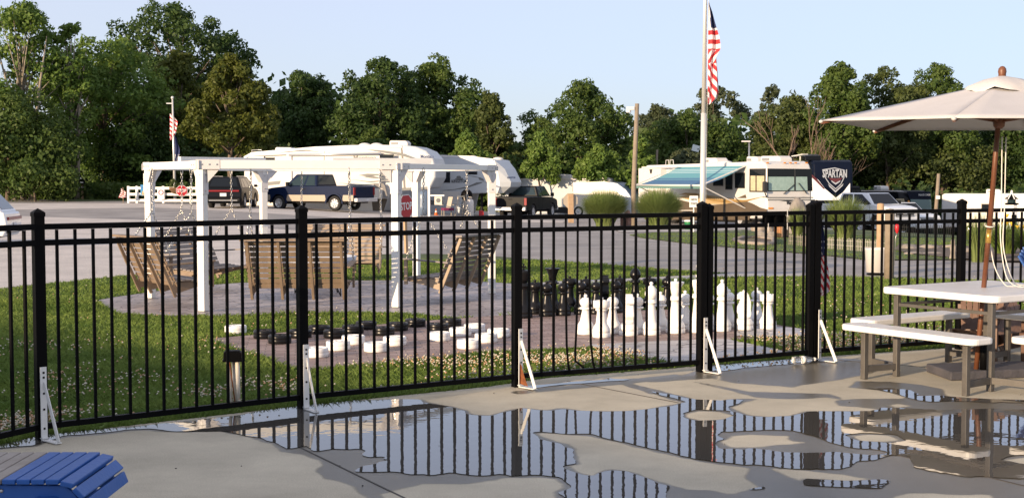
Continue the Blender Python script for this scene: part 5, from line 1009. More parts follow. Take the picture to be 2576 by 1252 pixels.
# awning
A_, B_ = f(*zz4(530, 428)), f(*zz4(1175, 404)); xa, xb = A_[0], B_[0]; zt = 2.98; out = 2.45; zo = 1.62-10*62/3300+.62
zo = 2.02
aw = MB(); seg = [(0, .10, 1), (.10, .125, 0), (.125, .17, 1), (.17, .195, 0), (.195, .24, 1), (.24, .26, 0), (.26, .50, 1), (.50, .56, 2), (.56, .60, 1), (.60, .88, 2), (.88, 1.0, 3)]
for a, b, m_ in seg:
    def pt(x, s_): return (x, yn-.02-out*s_, zt+(zo-zt)*s_-.10*math.sin(PI*s_))
    aw.add([pt(xa, a), pt(xb, a), pt(xb, b), pt(xa, b)], [(0, 1, 2, 3)], m_)
n_ = 34
for i in range(n_):
    x0, x1 = xa+(xb-xa)*i/n_, xa+(xb-xa)*(i+1)/n_; yo = yn-.02-out; aw.add([(x0, yo, zo), (x1, yo, zo), (x1, yo, zo-.11), ((x0+x1)/2, yo, zo-.16), (x0, yo, zo-.11)], [(0, 1, 2, 3, 4)], 3)
aw.build('awning', ['awn1', 'awn2', 'awn3', 'awn4'], t)
mb = MB(); mb.tube([(xa-.05, yn-out-.02, zo+.02), (xb+.05, yn-out-.02, zo+.02)], .045, 8); mb.build('awning_roller', 'rv_white', t)
for x in (xa, xb):
    mb = MB(); mb.beam((x, yn-.02, zt), (x, yn-out, zo+.05), .05, .05); mb.beam((x, yn-out, zo), (x, yn-.03, .95), .045, .045); mb.build('awning_arm', 'rv_white', t)

# ---------------------------------------------------------------- dark trailer with lettering, black coach
t = thing('travel_trailer', 'trailer with a big navy V-shaped front and chrome lettering, right of the motorhome', 'camper trailer', (0, 0, 0), 0, 'parked camper trailers')
Sf, Ff = setv(t, 2042, 82, 172, 4.5, -1.24, -1.15); ff = Ff(4.6); w = 2.48
def z5(x, y): return ((3100+x/1.5655)/1.5652, (500+y/1.5655)/1.5652)
prof = [(-5, .7), (-5, 3.9), (-4.8, 4.0), (3.9, 4.08), (4.4, 3.95), (4.62, 3.3), (4.66, 2.4), (4.4, 1.75), (3.2, 1.6), (3.0, .7)]; MATS['cap_navy'] = mat('cap_navy', (.003, .006, .017), .45, spec=.1); rvbody(t, prof, w, 'cap_navy', .16)
Pz = lambda L: PL([z5(*p) for p in L], ff)
plate_f(Pz([(146, 296), (190, 325), (232, 380), (298, 436), (345, 400), (386, 345), (386, 452), (146, 452)]), 4.64, .03).build('lower_front', 'paint_white', t, .008)
plate_f(Pz([(214, 262), (290, 250), (355, 266), (352, 310), (330, 355), (296, 385), (255, 350), (222, 300)]), 4.68, .012).build('shield_emblem', 'decal_silver', t); plate_f(Pz([(220, 268), (290, 256), (350, 270), (346, 308), (326, 350), (296, 378), (259, 346), (228, 300)]), 4.69, .012).build('shield_field', 'cap_navy', t)
plate_f(Pz([(252, 312), (295, 318), (338, 312), (325, 330), (296, 342), (268, 330)]), 4.70, .012).build('shield_chevron', 'decal_maroon', t); plate_f(Pz([(268, 328), (296, 345), (326, 328), (322, 338), (296, 356), (272, 338)]), 4.70, .015).build('shield_chevron', 'decal_silver', t)
plate_f(Pz([(250, 350), (296, 392), (345, 348), (340, 362), (296, 404), (258, 368)]), 4.675, .012).build('shield_chevron', 'decal_silver', t)
c_ = ff(*z5(290, 290)); front_text('SPARTAN', ff, z5(216, 0)[0], z5(366, 0)[0], z5(0, 290)[1], 20, 4.72, 'decal_silver', t, 82, bold=.022)
plate_f(Pz([(225, 408), (262, 425), (280, 450), (250, 452)]), 4.55, .03).build('swoosh', 'decal_dark', t); plate_f(Pz([(148, 290), (180, 318), (230, 380), (222, 382), (170, 330), (148, 310)]), 4.675, .012).build('swoosh', 'decal_maroon', t)
mb = MB(); c = ff(*z5(160, 200)); mb.prism([(-.9, 0), (.7, 0), (.6, .3), (-.6, .42), (-.9, .3)], 1.0, o=(3.1, c[0]+.1, 4.05)); mb.build('air_conditioner', 'paint_black', t, .06)
mb = MB(); mb.box((-1, 0, .45), (7, 2, .6)); mb.build('chassis', 'under', t)
t = thing('coach', 'black coach with a blue-tinted front, parked behind the white pickups', 'motorhome'); Sf, Ff = setv(t, 2262, 88, 140, 5.2, -1.25); w = 2.5
top = EYE+(455-479)*88/FPX-t.location.z
def zc(x, y): return ((3500+x/2.782)/1.5652, (700+y/2.782)/1.5652)
prof = [(-5.2, .4), (-5.2, top-.1), (-5, top), (4.7, top), (5.05, top-.12), (5.2, top-.5), (5.25, 1.3), (5.2, .4)]; rvbody(t, prof, w, 'paint_black', .1); ff = Ff(5.22); Pz = lambda L: PL([zc(*p) for p in L], ff)
f = Sf(-1.25); plate_s(PL([zc(*p) for p in [(-300, 138), (130, 138), (165, 150), (-300, 148)]], f), -1.252, .02).build('roof_edge', 'rv_white', t); plate_s(PL([zc(*p) for p in [(80, 228), (165, 228), (175, 280), (85, 280)]], f), -1.252, .012).build('side_window', 'curtain', t); plate_s(PL([zc(*p) for p in [(-260, 175), (60, 178), (60, 260), (-260, 255)]], f), -1.252, .012).build('side_window', 'glass_dark', t)
plate_f(Pz([(232, 235), (455, 238), (462, 360), (240, 365)]), 5.25, .03).build('windshield', 'coach_glass', t, .008); plate_f(Pz([(190, 150), (450, 150), (462, 236), (225, 233)]), 5.235, .02).build('front_cap', 'cap_navy', t); front_text('PALACE COACH', ff, zc(320, 0)[0], zc(448, 0)[0], zc(0, 188)[1], 5, 5.26, 'decal_silver', t, 88)
plate_f(Pz([(205, 250), (222, 250), (222, 295), (205, 295)]), 5.2, .06).build('marker_light', 'amber_lens', t); mb = MB(); mb.box((0, 0, .35), (9.6, 2.1, .4)); mb.build('chassis', 'under', t); wheel(t, 3, -1.08, .45); wheel(t, -3, -1.08, .45)
acunit(t, -1.5, 0, top-.03, 1.2, 'paint_black'); acunit(t, 1.8, 0, top-.03, .8)
# white trailers at the far right
for px, Y, rel, LL, hh, lab in ((2470, 92, 100, 5.5, 2.9, 'white trailer with an awning arm, left of the toy lighthouse'), (2600, 84, 100, 5, 3.1, 'white trailer at the right edge behind the toy lighthouse')):
    t = thing('travel_trailer', lab, 'camper trailer', (0, 0, 0), 0, 'parked camper trailers'); zt_ = EYE+(455-487)*Y/FPX
    Sf, Ff = setv(t, px, Y, rel, 0, -1.2, zt_-hh); rvbody(t, [(-LL/2, .5), (-LL/2, hh-.1), (-LL/2+.2, hh), (LL/2-.5, hh), (LL/2, hh-.6), (LL/2, .6), (LL/2-.3, .5)], 2.4, 'rv_white', .08)
    mb = MB(); mb.box((.4, -1.21, hh-1.), (.9, .03, .6)); wo = mb.build('window', 'decal_dark', t); mb = MB(); mb.box((.4, -1.23, hh-1.), (.8, .02, .5)); mb.build('pane', 'glass_dark', wo); acunit(t, .6, 0, hh-.02, 1.); mb = MB(); mb.box((0, -1.22, .9), (LL-.3, .02, .12)); mb.build('stripe', 'decal_grey', t)
    mb = MB(); mb.box((0, 0, .4), (LL-1, 2, .4)); mb.build('chassis', 'under', t); wheel(t, -.8, -1.08, .34)
# ================================================================ FLAGS, POLES, SIGNS
mat('flag_red', (.50, .03, .04), .8); mat('flag_white', (.72, .70, .70), .8); mat('flag_navy', (.02, .03, .10), .8); mat('wood_pole', (.27, .22, .165), .85, c2=(.19, .155, .115), vs=5, detail=8, bump=.3, bs=30); mat('pole_white', (.62, .62, .60), .35, metal=.3)
mat('sign_red', (.45, .015, .02), .4); mat('sign_white', (.75, .75, .74), .4); mat('sign_back', (.40, .35, .28), .5); mat('post_wood', (.45, .31, .19), .8, c2=(.36, .24, .14), vs=6)
def flag(t, H_, prof, sway, fold, stripefn, name='flag', dirx=1):
    ns, ntt = 90, 14; mb = MB(); G_ = []
    for i in range(ns+1):
        s_ = i/ns; w_ = np.interp(s_, [p[0] for p in prof], [p[1] for p in prof]); row = []
        for j in range(ntt+1):
            u = j/ntt; row.append((dirx*(w_*u+np.interp(s_, [p[0] for p in prof], [p[2] if len(p) > 2 else 0 for p in prof])), fold*math.sin(u*9+s_*5)*(.3+u), -s_*H_-sway*u*(1-s_)))
        G_.append(row)
    V = [p for r_ in G_ for p in r_]; n_ = ntt+1; fs = []; mi = []
    for i in range(ns):
        for j in range(ntt): fs.append((i*n_+j, i*n_+j+1, (i+1)*n_+j+1, (i+1)*n_+j)); mi.append(stripefn((i+.5)/ns, (j+.5)/ntt))
    o = len(mb.v); mb.v += V; mb.f += fs; mb.m += mi; mb.sm += [True]*len(fs); return mb.build(name, ['flag_red', 'flag_white', 'flag_navy'], t)
# main pole
x_ = (1766-1288)/FPX*27.2; t = thing('flagpole', 'tall white flagpole in the middle foreground carrying the drooping striped flag', 'flagpole', (x_, 27.2, gz(x_, 27.2)))
mb = MB(); mb.tube([(0, 0, 0), (.02, 0, 3.2)], [.062, .056], 14); mb.tube([(.02, 0, 3.2), (.045, 0, 7.6)], [.047, .032], 14); mb.build('pole', 'pole_white', t)
mb = MB(); mb.ball((.045, 0, 7.66), .06, 12); mb.build('finial', 'pole_white', t); mb = MB(); mb.lathe([(.07, 0), (.12, .02), (.12, .06), (.06, .10)], 14); mb.build('base_collar', 'pole_white', t)
mb = MB(); mb.box((-.14, 0, 2.48), (.15, .02, .13), ry=.25); mb.box((-.04, 0, 2.46), (.14, .02, .02)); mb.build('solar_light', 'nose', t)
mb = MB(); mb.tube([(.075, -.02, .9), (.105, -.02, 7.5)], .004, 4); mb.build('halyard', 'sign_white', t)
def st1(s_, u):
    if s_ < .26: return 2 if u > .3+.5*(.2-s_) else 1
    if s_ < .47: return 0 if int(s_*22) % 2 == 0 else 1
    if s_ < .60: return 0 if int((s_+u*.14)*2.1/.12) % 2 == 0 else 1
    return 0 if int((s_*2.1-u*.36+3)/.118) % 2 == 0 else 1
f = thing('flag', 'large red, white and blue striped flag drooping from the tall pole', 'flag', (x_+.10, 27.2, gz(x_, 27.2)+5.30+.18))
flag(f, 2.1, [(0, .01), (.1, .08), (.2, .13), (.35, .22), (.45, .25), (.55, .16), (.7, .20), (.88, .235), (.94, .20), (1, .05)], .0, .06, st1)
# far pole with two flags
x_ = (441-1288)/FPX*80; zg = gz(x_, 80); t = thing('flagpole', 'distant thin white flagpole at the left, before the dark trees', 'flagpole', (x_, 80, zg)); h_ = EYE+(455-250)*80/FPX-zg
mb = MB(); mb.tube([(0, 0, 0), (-.08, 0, h_)], [.09, .05], 10); mb.build('pole', 'pole_white', t); mb = MB(); mb.ball((-.08, 0, h_+.06), .1, 10); mb.build('finial', 'pole_white', t); mb = MB(); mb.box((-.25, 0, h_-.28), (.4, .06, .06)); mb.build('truck_arm', 'pole_white', t)
f = thing('flag', 'small striped flag hanging on the distant left pole', 'flag', (x_-.26, 80, zg+h_-.9)); flag(f, 1.6, [(0, .1), (.3, .5), (.7, .4), (1, .1)], 0, .08, lambda s_, u: 0 if int((s_-u*.2)*12) % 2 else 1)
f = thing('flag', 'dark blue flag hanging below the striped one on the left pole', 'flag', (x_+.0, 80, zg+h_-2.3)); flag(f, 1.9, [(0, .1), (.4, .35), (.8, .3), (1, .1)], 0, .08, lambda s_, u: 1 if (s_ > .55 and int((s_+u)*14) % 5 == 0) else 2)
# flag on the fence by the gate latch post
f = thing('flag', 'small striped flag with stars hanging beside the gate latch post', 'flag', (2.80, 11.97, .02)); mb = MB(); mb.tube([(-.02, 0, .55), (.0, 0, 1.33)], .006, 6); mb.build('stick', 'post_wood', f)
def st2(s_, u):
    if s_ < .52-.04*u: return 1 if (int(s_*40) % 3 == 0 and int(u*7+int(s_*40)) % 3 == 0 and s_ > .3) else 2
    return 0 if int((s_*.72-u*.16+2)/.046) % 2 == 0 else 1
o = flag(f, .72, [(0, .02), (.2, .05), (.45, .065), (.6, .075, .01), (.85, .10, .015), (.95, .09, .02), (1, .03, .02)], 0, .012, st2); o.location = (0, 0, 1.27)
# STOP signs
def octo(r): return [(r*math.cos(PI/8+k*PI/4), r*math.sin(PI/8+k*PI/4)) for k in range(8)]
def stop_sign(px, py, Y, size, label, face=180, lean=0, postm='post_wood', pw=.09):
    x = (px-1288)/FPX*Y; zg = gz(x, Y); zc_ = EYE+(455-py)*Y/FPX-zg; va = math.atan((px-1288)/FPX); th = va+R(face)
    t = thing('stop_sign', label, 'stop sign', (x, Y, zg), -th+PI, 'red octagonal stop signs'); r = size/2/math.cos(PI/8)     # face towards -y local
    t.rotation_euler = (0, R(lean), -th+PI)
    mb = MB(); mb.box((0, .05, (zc_+size*.45)/2-.1), (pw, pw*.6, zc_+size*.45+.2)); mb.build('post', postm, t)
    mb = MB(); mb.prism([(a, b+zc_) for a, b in octo(r)], .006, axis='y'); bd = mb.build('sign_board', 'sign_back', t)
    mb = MB(); mb.prism([(a, b+zc_) for a, b in octo(r*.995)], .002, o=(0, -.005, 0)); mb.build('border', 'sign_white', bd)
    mb = MB(); mb.prism([(a, b+zc_) for a, b in octo(r*.93)], .002, o=(0, -.008, 0)); mb.build('red_field', 'sign_red', bd)
    text('STOP', size*.44, Matrix.Translation((0, -.011, zc_)) @ Matrix.Rotation(PI/2, 4, 'X'), 'sign_white', bd, w=size*.80, bold=.006*size/.6, ext=.001); return t
stop_sign(1026, 519, 33, .60, 'red stop sign seen past the right side of the pergola', 180-52, -3.5)
stop_sign(458, 480, 74, .62, 'red stop sign in front of the white rail fence', 180, 0, 'sign_white', .1)
stop_sign(1436, 504.5, 68, .76, 'stop sign turned away, showing its pale back left of the tall grasses', -12, 1, 'post_wood', .26)
# mailbox
p = AT(208, 86); t = thing('mailbox', 'black mailbox on a short post at the far roadside', 'mailbox', p, R(10)); mb = MB(); mb.box((0, 0, .5), (.12, .12, 1.0)); mb.build('post', 'post_wood', t)
mb = MB(); mb.prism([(-.16, .98), (.16, .98), (.16, 1.2), (.11, 1.3), (0, 1.34), (-.11, 1.3), (-.16, 1.2)], .6, axis='x' if False else 'y'); mb.build('box', 'black_metal', t, .01); mb = MB(); mb.box((0, -.05, .8), (.35, .4, .04)); mb.box((0, -.31, 1.12), (.2, .01, .1)); mb.build('paper_holder', 'white_metal', t)
# wooden light pole
def lightpole(px, top, Y, r, label, group='wooden poles', lamp=True, name='utility_pole', m='wood_pole'):
    p = AT(px, Y); h = EYE+(455-top)*Y/FPX-p.z; t = thing(name, label, 'pole', p, 0, group); mb = MB(); mb.tube([(-.03, 0, -.2), (-.06, 0, h*.3), (.0, 0, h*.6), (.08, 0, h)], [r*1.1, r, r*.95, r*.85], 10); mb.build('pole', m, t)
    if lamp: mb = MB(); mb.box((-.22, 0, h-.22), (.36, .2, .16)); mb.box((-.05, 0, h-.2), (.25, .05, .05)); mb.lathe([(.12, -.16), (.1, -.05), (.05, 0)], 10, o=(-.3, 0, h-.25)); mb.build('lamp_head', 'bracket_paint', t, .02)
    return t
lightpole(1597, 262, 60, .115, 'weathered wooden light pole between the two tall grass clumps')
t = lightpole(2356, 437, 74, .11, 'wooden pole with a small white lamp, right of the black coach', lamp=False); mb = MB(); mb.box((.02, -.12, 2.2), (.2, .12, .2)); mb.build('lamp_head', 'sign_white', t)
lightpole(1650, 377, 104, .10, 'slim brown pole just behind the motorhome rear', lamp=False)
p = AT(1883, 92); h = EYE+(455-357)*92/FPX-p.z; t = thing('street_lamp', 'thin grey lamp post with a flat head above the motorhome roof', 'street lamp', p); mb = MB(); mb.tube([(0, 0, 0), (0, 0, h)], .06, 8); mb.build('pole', 'steel', t); mb = MB(); mb.box((-.22, 0, h+.02), (.62, .2, .09)); mb.build('lamp_head', 'bracket_paint', t, .02)
# white rail fence with its decorations
MATS['vinyl'] = mat('vinyl', (.72, .70, .66), .5)
A0, A1 = W(323, 490, 78), W(500, 490, 77); A0.z = gz(A0.x, A0.y); d = (A1-A0); d.z = 0; L = d.length; t = thing('rail_fence', 'white three-rail fence behind the far stop sign', 'fence', A0, math.atan2(d.y, d.x))
zt_ = EYE+(455-468)*78/FPX-A0.z
for q in range(3): mb = MB(); mb.box((L/2, 0, zt_-.12-q*.36), (L, .05, .15)); mb.build('rail', 'vinyl', t)
for x in (0, .55, L*.5, L-.5, L): mb = MB(); mb.box((x, .03, zt_/2), (.13, .13, zt_)); mb.build('post', 'vinyl', t)
def lay(px, py, Y): p = W(px, py, Y); return p
A2 = W(505, 490, 76.5); t2 = thing('rail_fence', 'second stretch of white rail fence beside the black car', 'fence', (A2.x, A2.y, gz(A2.x, A2.y)), .1)
for q in range(2): mb = MB(); mb.box((.75, 0, .95-q*.4), (1.9, .05, .13)); mb.build('rail', 'vinyl', t2)
for x in (0, 1.5): mb = MB(); mb.box((x, .03, .5), (.13, .13, 1.0)); mb.build('post', 'vinyl', t2)
MATS['banner_blue'] = mat('banner_blue', (.03, .12, .35), .6, c2=(.05, .35, .55), vs=2.5)
p = lay(370, 478, 77.6); t = thing('banner', 'blue beach-picture banner hung on the white rail fence', 'banner', (p.x, p.y-.1, p.z)); mb = MB(); mb.box((0, 0, 0), (.72, .012, .62)); mb.build('cloth', 'banner_blue', t); mb = MB(); mb.prism([(-.3, -.28), (.1, -.3), (.05, -.1), (-.25, -.05)], .01, o=(0, -.012, 0)); mb.build('sand_picture', 'rv_tan', t)
MATS['pink'] = mat('pink', (.55, .25, .30), .7)
p = lay(406, 488, 77.4); t = thing('sign', 'small white plaque with a pink ring on the rail fence', 'sign', (p.x, p.y-.12, p.z)); mb = MB(); mb.box((0, 0, 0), (.42, .02, .62)); mb.build('plaque', 'sign_white', t, .01); mb = MB(); mb.tube([(.13*math.cos(a), -.02, .1+.13*math.sin(a)) for a in [2*PI*k/16 for k in range(17)]], .03, 6, cap=False); mb.build('ring', 'pink', t)
MATS['coir'] = mat('coir', (.16, .08, .04), .9, c2=(.08, .05, .02), vs=12)
p = lay(448, 476, 77.2); t = thing('planter', 'brown coir basket with a dry plant on the rail fence', 'planter', (p.x, p.y-.2, p.z)); mb = MB(); mb.lathe([(.05, -.3), (.3, -.22), (.45, 0), (.48, .1), (.4, .1), (.3, 0)], 18); mb.build('basket', 'coir', t)
V_, F_ = leaves(np.array([(-.2, 0, .2), (-.25, 0, .45), (.1, 0, .15)]), np.array([.28, .2, .25]), 260, .12); raw('foliage', V_, F_, 'leaf_olive', t)
p = GP(310, 512); t = thing('flag', 'tiny pink and white stick flag on the far verge', 'flag', (p.x, p.y, p.z)); mb = MB(); mb.tube([(0, 0, 0), (0, 0, .95)], .015, 5); mb.build('stick', 'post_wood', t); o = flag(t, .55, [(0, .02), (.4, .3), (1, .45, -.15)], 0, .04, lambda s_, u: 0 if int((s_-u*.3)*10) % 2 else 1); o.location = (-.12, 0, .9)
# white sign post with a hanging board
p = AT(1079, 70); t = thing('sign_post', 'white post with a little hanging board before the second trailer', 'sign', p); mb = MB(); mb.box((0, 0, .83), (.12, .12, 1.66)); mb.build('post', 'sign_white', t); mb = MB(); mb.lathe([(.10, 1.66), (.12, 1.70), (.002, 1.8)], 4, ph=.5, sm=False); mb.build('post_cap', 'sign_white', t); mb = MB(); mb.box((.42, 0, 1.12), (.8, .08, .08)); mb.build('arm', 'sign_white', t)
mb = MB(); mb.box((.5, -.0, .84), (.40, .03, .44)); bo = mb.build('board', 'rv_cream', t, .01); mb = MB(); mb.lathe([(.10, -.025), (.12, -.02), (.12, 0)], 12, axis='y', o=(.5, -.005, .86)); mb.build('emblem', 'decal_grey', bo)
# clutter beside the second trailer
p = AT(1160, 73); t = thing('stepladder', 'open metal stepladder standing before the second trailer', 'ladder', p, R(8))
for s_ in (-1, 1):
    mb = MB(); mb.beam((s_*.33, -.35, 0), (s_*.17, 0, 1.1), .05, .05); mb.build('side_rail', 'sign_back', t); mb = MB(); mb.beam((s_*.30, .45, 0), (s_*.17, .02, 1.1), .035, .035); mb.build('brace', 'sign_back', t)
for k in range(4): q = (k+.8)/4.6; mb = MB(); mb.box((0, -.35*(1-q), 1.1*q), (2*(.33-.16*q), .09, .03)); mb.build('step', 'sign_back', t)
mb = MB(); mb.box((0, 0, 1.13), (.4, .2, .06)); mb.build('ladder_top', 'decal_grey', t)
p = AT(1183, 73.5); t = thing('gas_tank', 'tall white gas cylinder next to the stepladder', 'gas cylinder', p); mb = MB(); mb.lathe([(.18, 0), (.2, .04), (.2, .85), (.16, .96), (.08, 1.0), (.08, 1.08), (.02, 1.1)], 18); mb.build('cylinder', 'rv_white', t); mb = MB(); mb.lathe([(.09, 1.0), (.1, 1.02), (.1, 1.14), (.09, 1.14)], 12); mb.build('collar', 'sign_back', t)
p = AT(1174, 74.6); t = thing('kettle_grill', 'black domed kettle grill behind the stepladder', 'grill', p); mb = MB(); mb.lathe([(.02, .85), (.2, .9), (.32, 1.12), (.33, 1.2), (.3, 1.36), (.18, 1.5), (.02, 1.54)], 22); mb.build('kettle', 'black_metal', t)
for a in (.3, 2.4, 4.5): mb = MB(); mb.tube([(.2*math.cos(a), .2*math.sin(a), .95), (.35*math.cos(a), .35*math.sin(a), 0)], .015, 6); mb.build('leg', 'steel', t)
MATS['plum'] = mat('plum', (.16, .02, .07), .7)
p = AT(1126, 73); t = thing('garden_chair', 'grey garden chair with a plum seat left of the stepladder', 'chair', p, R(20)); mb = MB(); mb.box((0, 0, .38), (.62, .5, .16)); mb.build('seat', 'plum', t, .03); mb = MB(); mb.beam((.12, .2, .45), (.30, .34, 1.05), .3, .05); mb.build('backrest', 'sign_back', t)
for sx in (-1, 1):
    for sy in (-1, 1): mb = MB(); mb.box((sx*.28, sy*.22, .18), (.04, .04, .36)); mb.build('leg', 'sign_back', t)
    mb = MB(); mb.box((sx*.36, 0, .62), (.07, .55, .04)); mb.build('armrest', 'sign_back', t)
MATS['orange'] = mat('orange', (.6, .15, .03), .6)
p = AT(1097, 73); t = thing('traffic_cone', 'tiny orange cone beside the sign post', 'cone', p); mb = MB(); mb.lathe([(.1, .02), (.07, .16), (.06, .18)], 12); mb.lathe([(.045, .26), (.02, .36), (.01, .38)], 12); mb.box((0, 0, .01), (.26, .26, .02)); mb.build('cone', 'orange', t); mb = MB(); mb.lathe([(.065, .17), (.045, .26)], 12); mb.build('band', 'sign_white', t)
p = AT(1211, 75); t = thing('fuel_can', 'small red fuel can under the trailer nose', 'fuel can', p); mb = MB(); mb.prism([(-.14, 0), (.14, 0), (.14, .3), (.04, .38), (-.12, .38), (-.14, .34)], .2); mb.build('can', 'sign_red', t, .02); mb = MB(); mb.tube([(.08, 0, .34), (.16, 0, .46)], .02, 6); mb.build('spout', 'black_metal', t)
p = AT(1066, 71); t = thing('covered_grill', 'tall grill under a dark slate cover, behind the pergola post', 'grill', p); mb = MB(); mb.lathe([(.36, 0), (.38, .5), (.34, .9), (.36, 1.15), (.26, 1.32), (.02, 1.38)], 12, sm=True); mb.build('cover', 'nose', t)
# ================================================================ PLANTING AND GARDEN THINGS ON THE RIGHT
leafmat('reed', (.13, .19, .05), (.28, .33, .12), .4); leafmat('lily', (.08, .14, .03), (.20, .26, .05), .3); mat('lily_flower', (.7, .45, .03), .6); mat('straw', (.36, .27, .12), .8)
def clump(name, px, basey, Y, w_, h_, n, label, m='reed', bw=.012, group='tall ornamental grass clumps', flowers=0, arch=.55):
    x = (px-1288)/FPX*Y; z = gz(x, Y); t = thing(name, label, 'plant', (x, Y, z), 0, group)
    a = rng.random(n)*2*PI; r0 = rng.random(n)**.5*w_*.18; L = h_*(.65+.45*rng.random(n)); out = (rng.random(n)**.6)*w_*.46; S = 6; rows = []
    for k in range(S+1):
        u = k/S; rr = r0+out*u**1.8; zz = L*np.sqrt(np.clip(1-.62*(out/(w_*.47))**2*u**1.5, .05, 1))*u; rows.append(np.stack([np.cos(a)*rr, np.sin(a)*rr, zz], 1))
    tw = np.stack([-np.sin(a+rng.normal(0, .8, n)), np.cos(a), a*0], 1)*bw; V = []
    for k in range(S+1): wd = (1-(k/S)**2)*.9+.1; V.append(rows[k]-tw*wd); V.append(rows[k]+tw*wd)
    V = np.stack(V, 1).reshape(-1, 3); b0 = np.arange(n)*(2*(S+1)); F = np.concatenate([np.stack([b0+2*k, b0+2*k+1, b0+2*k+3, b0+2*k+2], 1) for k in range(S)]); raw('foliage', V, F, m, t)
    if flowers:
        mb = MB()
        for k in range(flowers): mb = MB(); aa = random.uniform(0, 2*PI); rr = random.uniform(0, .5)*w_; c = (math.cos(aa)*rr, math.sin(aa)*rr-.1, h_*random.uniform(.7, 1.05)); mb.lathe([(.005, -.05), (.03, 0), (.06, .05), (.02, .02)], 6, o=c); mb.build('flower', 'lily_flower', t)
    return t
clump('ornamental_grass', 1522, 565, 60, 2.2, 1.6, 9000, 'rounded tall grass clump just left of the wooden light pole')
clump('ornamental_grass', 1657, 575, 57, 2.1, 1.68, 9000, 'rounded tall grass clump right of the wooden light pole, under the awning')
clump('ornamental_grass', 2006, 604, 46, .8, 1.1, 700, 'narrow upright grass clump behind the black board on the gate')
clump('ornamental_grass', 2125, 615, 45, 1.6, 1.45, 2000, 'wide loose grass clump in front of the white pickup')
clump('tall_reed', 2462, 668, 29.5, .75, 1.15, 500, 'upright reed clump left of the tilted parasol pole', 'reed', .008, 'garden plants by the drive')
clump('day_lily', 2530, 640, 33, 1.3, .95, 900, 'yellow flowering lilies right of the tilted parasol pole', 'lily', .010, 'garden plants by the drive', 7)
clump('day_lily', 2600, 650, 31, 1.2, .9, 700, 'lily clump at the right edge behind the blue chair', 'lily', .010, 'garden plants by the drive', 3)
mat('rock', (.17, .155, .135), .85, c2=(.27, .245, .22), vs=4, bump=.6, bs=9); mat('red_rock', (.20, .09, .07), .85, c2=(.34, .22, .18), vs=5, bump=.6, bs=9); mat('pale_rock', (.33, .29, .25), .85, c2=(.22, .19, .16), vs=5, bump=.5, bs=9)
def rock(px, y, Y, sx, sy, sz, label, m='rock', group='garden rocks', z=None, name='boulder', seed=0):
    x = (px-1288)/FPX*Y; zg = gz(x, Y) if z is None else z; bm = bmesh.new(); bmesh.ops.create_icosphere(bm, subdivisions=3, radius=1); rr = random.Random(int(px*7+y))
    import mathutils
    off = Vector((rr.random()*50, rr.random()*50, 0))
    for v in bm.verts:
        k = 1+.30*mathutils.noise.noise(v.co*1.4+off)+.12*mathutils.noise.noise(v.co*4+off); v.co = Vector((v.co.x*sx*k/2, v.co.y*sy*k/2, max(-.35, v.co.z)*sz*k*.75+sz*.25))
    me = bpy.data.meshes.new(name); bm.to_mesh(me); bm.free(); me.materials.append(MATS[m]); me.polygons.foreach_set('use_smooth', np.ones(len(me.polygons), bool)); o = bpy.data.objects.new(name, me); col.objects.link(o); o.location = (x, Y, zg); tag(o, label, 'rock', group); return o
rock(1577, 560, 61, .55, .5, .75, 'reddish stone block at the foot of the wooden light pole', 'red_rock'); rock(1935, 598, 47, .30, .3, .62, 'upright pale stone behind the gate, left of the orange slats', 'pale_rock'); rock(1918, 612, 45.6, .42, .35, .28, 'low brown stone in front of the upright pale one', 'rock'); rock(1942, 614, 45.2, .34, .3, .26, 'dark low stone beside the orange slats', 'rock')
rock(1911, 590, 54, .65, .5, .38, 'pinkish boulder lying before the motorhome wheel', 'pale_rock'); rock(2006, 560, 51, .95, .7, 1.30, 'tall grey rock showing over the gate top', 'rock')
# ring of edging stones round the little bed
rg = [GP(x, y) for x, y in [(1846, 608), (1870, 602), (1905, 601), (1946, 606), (1946, 618), (1905, 619), (1870, 616)]]; sheet('soil_ring', rg, .045, .15, 'earth', 0); t = thing('bed_edging', 'low curved stone edging round the small soil bed', 'edging', (0, 0, 0))
mb = MB(); mb.tube([(p.x, p.y, p.z+.06) for p in rg+[rg[0]]], .07, 6); mb.build('edging', 'pale_rock', t)
# orange slat screen, log, low wire pickets
mat('cedar', (.45, .19, .07), .7, c2=(.55, .27, .10), vs=9); p = AT(1957, 45.5)
t = thing('slat_screen', 'bundle of orange wooden slats standing behind the gate', 'screen', p)
for k in range(6): mb = MB(); mb.box(((k-2.5)*.045, .02*(k % 2), .36), (.032, .02, .70+.03*(k % 3))); mb.build('slat', 'cedar', t)
p = AT(1975, 46); t = thing('tree_stump', 'dark upright log beside the orange slats', 'log', p); mb = MB(); mb.lathe([(.17, 0), (.14, .1), (.135, .5), (.14, .52), (.001, .53)], 14); mb.build('log', 'bark', t)
mat('pale_picket', (.40, .37, .33), .7)
def wirefence(x0, x1, y0, y1, n, h, label, m):
    a, b = GP(x0, y0), GP(x1, y1); d = b-a; t = thing('border_fence', label, 'fence', a, 0, 'low picket borders')
    for k in range(n+1): q = a+d*(k/n); q.z = gz(q.x, q.y); mb = MB(); mb.box((q.x-a.x, q.y-a.y, q.z-a.z+h/2), (.014, .012, h*(1.0 if k % 2 else .86))); mb.build('picket', m, t)
    for z in (.12, h*.7): mb = MB(); mb.beam((0, 0, z+.03), (d.x, d.y, z+gz(b.x, b.y)-a.z+.03), .012, .012); mb.build('rail', m, t)
wirefence(1985, 2052, 618, 624, 16, .36, 'low orange-lit picket border right of the slats', 'pale_rock'); wirefence(2068, 2235, 627, 640, 40, .36, 'low white picket border in front of the wide grass clump', 'pale_picket')
